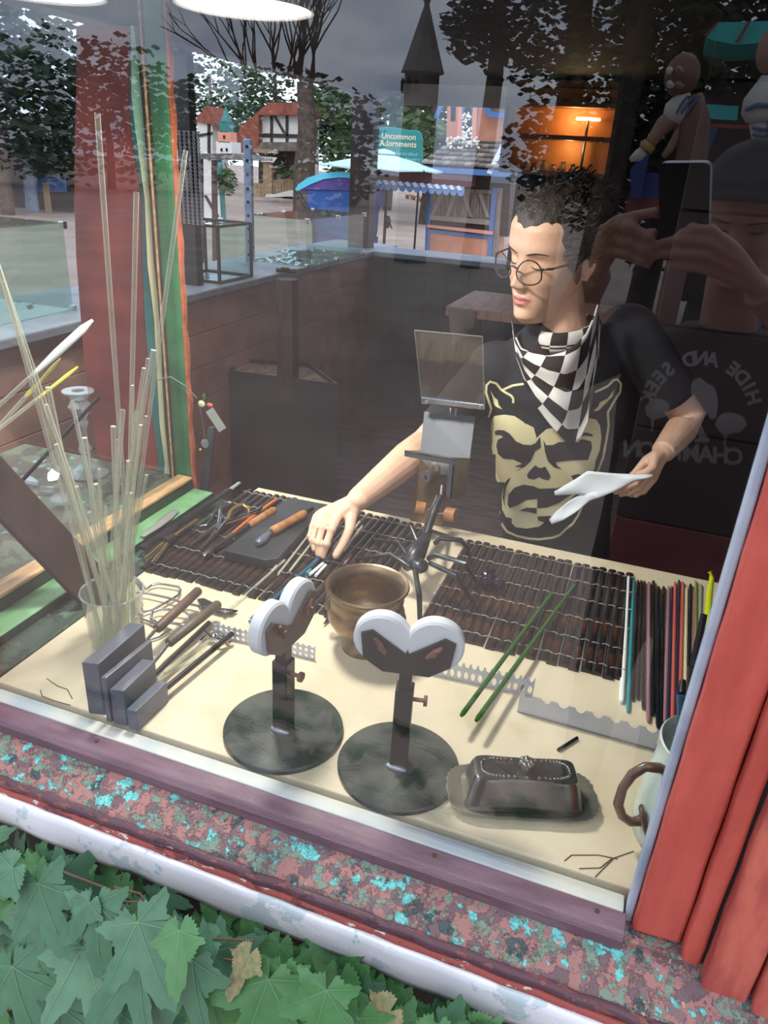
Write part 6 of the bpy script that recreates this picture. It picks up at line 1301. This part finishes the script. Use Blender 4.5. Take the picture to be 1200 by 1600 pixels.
for i in range(3): a = 396+i*6; fp('counter_plank', 'timber_tan', [(a, 286), (a+5.5, 286), (a+5.5, 307), (a, 308)])
fp('pillar', 'timber_tan', [(411, 248), (424, 248), (425, 303), (411, 304)], YF-.1, .15)
fp('sign_board', 'half_timber_white', [(401, 244), (433, 246), (427, 254), (420, 253), (409, 253)], YF-.2, .04); sign_text('FUDGE', 418, 248.8, 4.2, 'black', bf, YF-.22, 0, .001)
fp('beam', 'timber_tan', [(396, 232), (434, 234), (434, 240), (396, 238)], YF-.15, .1)
lf = MB(); rnd = random.Random(9)
for c in ((440, 268), (458, 270)): foliage(lf, at(*c, y=YF-.3), (.2, .2, .26), 80, .09, rnd)
lf.build('potted_greens', 'foliage_b', bf)['kind'] = 'stuff'
tp_ = thing('basket_post', 'teal post with a hanging flower basket left of the fudge booth', 'post', (C(348, 345, 17).x, 17, FLZ)); flatpoly(MB(), [(338, 235), (344, 235), (352, 344), (345, 345)], 17, .06).build('post', 'teal_wood', tp_)
MB().tube([C(341, 250, 17), C(352, 256, 17), C(356, 268, 17)], .014, 5).build('hook', 'black', tp_); hb_ = MB(); foliage(hb_, C(355, 284, 17), (.26, .2, .32), 260, .07, random.Random(3)); hb_.build('hanging_plant', 'foliage_b', tp_)['kind'] = 'stuff'
cbh = thing('birdhouse_castle', 'small teal castle shaped birdhouse tower on a wooden shelf', 'birdhouse', C(350, 240, 9)); p0 = C(350, 240, 9)
for wpx, y0, y1, m in ((24, 240, 222, 'half_timber_white'), (18, 222, 206, 'shutter_pink'), (14, 206, 190, 'teal_wood')):
    a, b = C(350-wpx/2, y0, 9), C(350+wpx/2, y1, 9); MB().b2(a.x, b.x, 9, 9+(b.x-a.x), a.z, b.z).build('storey', m, cbh)
a = C(350, 190, 9); b = C(350, 166, 9); wd = (C(358, 190, 9)-a).length; MB().tube([(a.x, 9.06, a.z), (a.x, 9.06, b.z)], [wd, .005], 8).build('spire', 'teal_wood', cbh)
for x, y in ((346, 234), (354, 234), (350, 214)): p = C(x, y, 8.99); MB().b2(p.x-.012, p.x+.012, 8.985, 9.0, p.z-.02, p.z+.02).build('tiny_window', 'dark_pane', cbh)
shf = thing('market_stall', 'grey shelf roofed stall holding the birdhouse', 'stall', (C(340, 250, 9).x, 9.2, FLZ)); flatpoly(MB(), [(305, 240), (372, 240), (380, 250), (305, 248)], 9, .6).build('shelf_roof', 'shingle', shf); flatpoly(MB(), [(309, 248), (314, 248), (316, 420), (311, 420)], 9.1, .06).build('post', 'brown_paint', shf); flatpoly(MB(), [(330, 250), (336, 250), (338, 420), (332, 420)], 9.5, .06).build('post', 'brown_paint', shf)
wbx = thing('white_board', 'white board with a dark diagonal brace beside the teal post', 'board', (C(330, 345, 16.9).x, 16.9, FLZ)); flatpoly(MB(), [(316, 304), (342, 305), (344, 341), (318, 342)], 16.9, .05).build('panel', 'half_timber_white', wbx); flatpoly(MB(), [(318, 305), (322, 305), (342, 338), (338, 340)], 16.86, .03).build('brace', 'brown_paint', wbx); flatpoly(MB(), [(316, 341), (346, 340), (346, 345), (316, 346)], 16.85, .08).build('sill', 'half_timber_white', wbx)
# dim booth seen past the left case
lb = thing('dark_booth', 'dim booth with red post and grey sign beyond the left glass case', 'booth', (C(60, 330, 15).x, 15.5, FLZ))
def lbp(nm, m, px, y=15.0, th=.06): return flatpoly(MB(), px, y, th).build(nm, m, lb)
lbp('back_wall', 'black_wall', [(-20, 340), (-20, 190), (112, 190), (112, 332)], 15.8, .1); lbp('white_panel', 'half_timber_white', [(-10, 200), (2, 240), (8, 330), (-10, 335)]); lbp('red_post', 'brick_red_board', [(0, 200), (6, 200), (14, 328), (6, 330)]); lbp('blue_post', 'perf_post', [(36, 240), (46, 242), (60, 334), (40, 335)], 15.3); lbp('grey_sign', 'paper_grey', [(46, 196), (76, 197), (78, 209), (46, 208)]); lbp('counter_front', 'trim_blue', [(36, 270), (100, 272), (102, 300), (36, 300)], 15.6); lbp('pale_post', 'timber_tan', [(66, 285), (73, 285), (80, 342), (72, 342)], 15.2)
# ---------------------------------------------------------------- the street behind the photographer (met as reflections)
VY = lambda x, y, yy: vr(x, y, yy)
def mpoly(mb, px, y, th=.05): c = [vr(a, b, y) for a, b in px]; n = len(c); return mb.add(c+[p-V3((0, th, 0)) for p in c], [tuple(range(n)), tuple(range(2*n-1, n-1, -1))]+[(i, n+i, n+(i+1) % n, (i+1) % n) for i in range(n)])
tw = thing('belfry_tower', 'dark pointed belfry tower reflected in the upper pane', 'tower', (vr(660, 150, 13).x, -13, FLZ))
ax = vr(662, 0, 13); bx_ = vr(660, 112, 13); rr3 = (vr(694, 112, 13)-vr(626, 112, 13)).length/2
MB().tube([(bx_.x, -13, bx_.z-.02), (bx_.x, -13, bx_.z+.18), (bx_.x, -13, ax.z)], [rr3, rr3*.80, .02], 8).build('spire', 'stone_grey', tw)
MB().tube([(bx_.x, -13, ax.z-.05), (bx_.x, -13, ax.z+.25)], [.05, .02], 6).ell((bx_.x, -13, ax.z+.05), .09, n=8, m=6).build('finial', 'stone_grey', tw)
zb = vr(660, 152, 13).z; MB().tube([(bx_.x, -13, FLZ), (bx_.x, -13, zb), (bx_.x, -13, bx_.z)], [rr3*.8, rr3*.8, rr3*.8], 8).build('shaft', 'stone_grey', tw)
for x in (629, 638, 650): mpoly(MB(), [(x-3, 146), (x-3, 128), (x, 121), (x+3, 128), (x+3, 146)], 13-rr3*.85, .05).build('arched_window', 'dark_pane', tw)
for i, (px, y, zt, r, m, n, s) in enumerate(((752, 13, 6.5, 1.0, 'foliage_dark', 1800, .09), (865, 8.5, 5.6, 1.1, 'foliage_dark', 4200, .06), (950, 8, 5.8, 1.2, 'foliage_a', 4200, .06), (1045, 9.5, 6.4, 1.5, 'foliage_dark', 4600, .07), (1150, 8.6, 5.6, 1.4, 'foliage_dark', 4400, .065), (1260, 9, 6.0, 1.6, 'foliage_dark', 3600, .08), (1390, 9, 6.0, 2.2, 'foliage_dark', 2400, .11), (60, 24, 3.4, 3, 'foliage_a', 1200, .2), (170, 26, 3.2, 3, 'foliage_a', 1200, .2), (-60, 22, 3.6, 3, 'foliage_a', 1200, .2), (450, 24, 3.2, 2.6, 'foliage_dark', 1400, .18), (545, 28, 2.6, 2.6, 'foliage_dark', 1200, .2), (300, 28, 2.6, 3, 'foliage_a', 1200, .2))):
    p = vr(px, 240, y); tree(['tall dark tree reflected right of the belfry tower', 'dark tree reflected above the woman\'s head', 'olive green tree reflected in the dark upper right', 'large dark tree reflected above the phone', 'dark tree reflected above the beanie', 'dark tree reflected beyond the right jamb', 'far right dark tree of the mirrored street', 'low green tree reflected at the upper left corner', 'low green tree reflected above the red panel', 'leftmost low tree of the mirrored street', 'dark tree reflected under the bare branches', 'far dark tree reflected left of the tower', 'far low tree reflected left of the bare branches'][i], p.x, -y, zt, r, n, s, m, 80+i, 8 if i < 7 else 5, group='reflected trees', low=.12 if i in (1, 3, 4, 5, 6) else .3)
bt = thing('tree', 'leafless tree with fine fanned branches reflected at the top', 'tree', (vr(455, 240, 11).x, -11, FLZ), 'reflected trees'); mb = MB(); rnd = random.Random(21)
def branch(p, d, L, r, depth):
    q = p+d*L; mid = p+d*L*.5+V3((rnd.uniform(-1, 1), rnd.uniform(-1, 1), rnd.uniform(-.2, .6)))*L*.06; mb.tube([p, mid, q], [r, r*.85, r*.65], 5)
    if depth:
        for _ in range(3 if depth > 2 else 2):
            nd = (d+V3((rnd.uniform(-.6, .6), rnd.uniform(-.4, .4), rnd.uniform(-.05, .5)))).normalized(); branch(q, nd, L*rnd.uniform(.62, .85), r*.6, depth-1)
p = vr(462, 250, 11); branch(V3((p.x, -11, FLZ)), V3((-.03, 0, 1)), 1.5, .10, 0)
for a in (-.75, -.45, -.2, .1, .35): branch(V3((p.x-.03, -11, FLZ+1.5)), V3((a, rnd.uniform(-.2, .2), 1)).normalized(), .9, .045, 4)
mb.build('branches', 'bark', bt, smooth=60)
# turquoise canopy, blue booth and carved figures
mat('canopy_turquoise', (60, 196, 190), .6); mat('canopy_red', (150, 60, 56), .6); mat('booth_blue', (48, 66, 130), .6); mat('carved_brown', (120, 84, 76), .5); mat('carved_white', (214, 210, 204), .5); mat('carved_skin', (170, 130, 108), .5); mat('carved_gold', (190, 160, 90), .4); mat('carved_blue', (84, 108, 150), .5)
cy = thing('turquoise_canopy', 'turquoise canopy with red ribs reflected at the upper right', 'canopy', (vr(1160, 60, 6.2).x, -6.4, FLZ))
mpoly(MB(), [(1103, 54), (1122, 35), (1290, 30), (1290, 62), (1103, 56)], 6.2, .02).build('canopy_top', 'canopy_turquoise', cy); mpoly(MB(), [(1103, 56), (1290, 62), (1290, 72), (1200, 66), (1150, 70), (1110, 62)], 6.18, .9).build('canopy_underside', 'canopy_turquoise', cy); mpoly(MB(), [(1168, 34), (1173, 34), (1154, 66), (1149, 66)], 6.15, .02).build('rib', 'canopy_red', cy); mpoly(MB(), [(1100, 55), (1120, 34), (1124, 34), (1105, 56)], 6.15, .02).build('rib', 'canopy_red', cy)
pz_ = vr(1230, 66, 6.3); MB().b2(pz_.x-.03, pz_.x+.03, -6.4, -6.34, FLZ, pz_.z).build('post', 'booth_blue', cy)
bb_ = thing('blue_booth', 'dark blue booth with teal panel reflected behind the phone', 'booth', (vr(1110, 250, 6.6).x, -6.8, FLZ))
def bp(nm, m, px, y=6.6, th=.08): return mpoly(MB(), px, y, th).build(nm, m, bb_)
bp('back_wall', 'black_wall', [(1040, 470), (1090, 150), (1300, 150), (1300, 470)], 7.2, .1); bp('sloped_board', 'booth_blue', [(1055, 300), (1098, 200), (1122, 200), (1085, 300)], 6.5); bp('teal_panel', 'canopy_turquoise', [(1094, 162), (1154, 166), (1152, 188), (1094, 185)], 6.5); bp('red_rail', 'canopy_red', [(1070, 192), (1200, 196), (1200, 202), (1070, 198)], 6.5); bp('counter_front', 'booth_blue', [(1000, 270), (1300, 274), (1300, 310), (980, 310)], 6.4); bp('base_board', 'brick_red_board', [(980, 310), (1300, 314), (1300, 345), (975, 340)], 6.4); bp('leg_board', 'booth_blue', [(985, 265), (1005, 240), (1015, 240), (1000, 310), (985, 310)], 6.3)
YC = 5.2
fg = thing('carved_figure', 'carved figure with scrolled hair and striped sleeve reflected left of the beanie', 'figure', (vr(1060, 300, YC).x, -YC, FLZ)); K = lambda x, y, d=0: vr(x, y, YC+d)
hd_ = MB().ell(K(1066, 118), (.11, .10, .13)).build('head', 'carved_brown', fg, smooth=180)
for x, y, m in ((1061, 108, 'carved_skin'), (1047, 131, 'carved_white'), (1061, 132, 'carved_skin')):
    mb = MB(); mb.tube([K(x+(5.5-.45*i)*math.cos(i*.75), y+(5.5-.45*i)*math.sin(i*.75), -.11-.004*i) for i in range(11)], [.011]*8+[.012, .013, .014], 7); mb.build('hair_scroll', m, hd_, smooth=180)
MB().ell(K(1046, 110, -.1), .022).build('pearl', 'carved_white', hd_, smooth=180)
MB().tube([K(1082, 152), K(1070, 162), K(1058, 176), K(1050, 190)], [.05, .085, .095, .07], 12).build('striped_sleeve', 'carved_white', fg, smooth=180)
for d in (-.03, .0, .03): MB().tube([K(1084+d*300, 150, -.09), K(1074+d*300, 162, -.1), K(1064+d*260, 178, -.1)], .008, 6).build('sleeve_stripe', 'carved_blue', fg)
MB().tube([K(1054, 182), K(1036, 196), K(1022, 216), K(1010, 232)], [.07, .055, .042, .034], 12).build('arm', 'carved_skin', fg, smooth=180); MB().tube([K(1016, 224), K(1008, 234)], [.05, .052], 12).build('cuff', 'carved_gold', fg, smooth=180)
MB().tube([K(1008, 234), K(996, 244), K(984, 250)], [.036, .04, .014], 10).build('hand', 'carved_white', fg, smooth=180); MB().tube([K(1070, 190), K(1058, 214), K(1046, 234), K(1036, 246)], [.05, .035, .03, .02], 10).build('arm', 'carved_skin', fg, smooth=180); MB().tube([K(1080, 150), K(1085, 190), K(1080, 250), K(1078, 330)], [.07, .10, .10, .09], 12).tube([K(1078, 320), V3((K(1078, 320).x, -YC, FLZ))], .08, 10).build('torso', 'carved_brown', fg, smooth=180)
f2 = thing('carved_figure', 'carved figure with striped armour reflected at the right frame edge', 'figure', (vr(1200, 300, YC).x, -YC, FLZ)); MB().ell(K(1204, 78), (.08, .09, .13)).build('head', 'carved_skin', f2, smooth=180)
MB().tube([K(1206, 120), K(1192, 160), K(1186, 180), K(1184, 192)], [.06, .12, .11, .07], 12).build('striped_sleeve', 'carved_white', f2, smooth=180); MB().tube([K(1165, 172, -.1), K(1182, 164, -.13), K(1204, 166, -.12)], .014, 6).build('sleeve_stripe', 'carved_blue', f2)
MB().tube([K(1186, 190), K(1188, 215), K(1192, 240)], [.06, .05, .04], 12).build('arm', 'carved_white', f2, smooth=180)
for y in (200, 210, 220): MB().tube([K(1176, y, -.05), K(1188, y+2, -.07), K(1198, y+3, -.05)], .011, 6).build('arm_band', 'carved_blue', f2)
MB().ell(K(1192, 236, -.06), (.03, .02, .03)).build('rivet', 'carved_white', f2, smooth=180); MB().tube([K(1194, 240), K(1198, 262)], [.03, .025], 8).build('hand', 'carved_skin', f2, smooth=180); MB().tube([K(1225, 130), K(1225, 260), V3((K(1225, 260).x, -YC, FLZ))], [.10, .12, .12], 12).build('torso', 'carved_blue', f2, smooth=180)
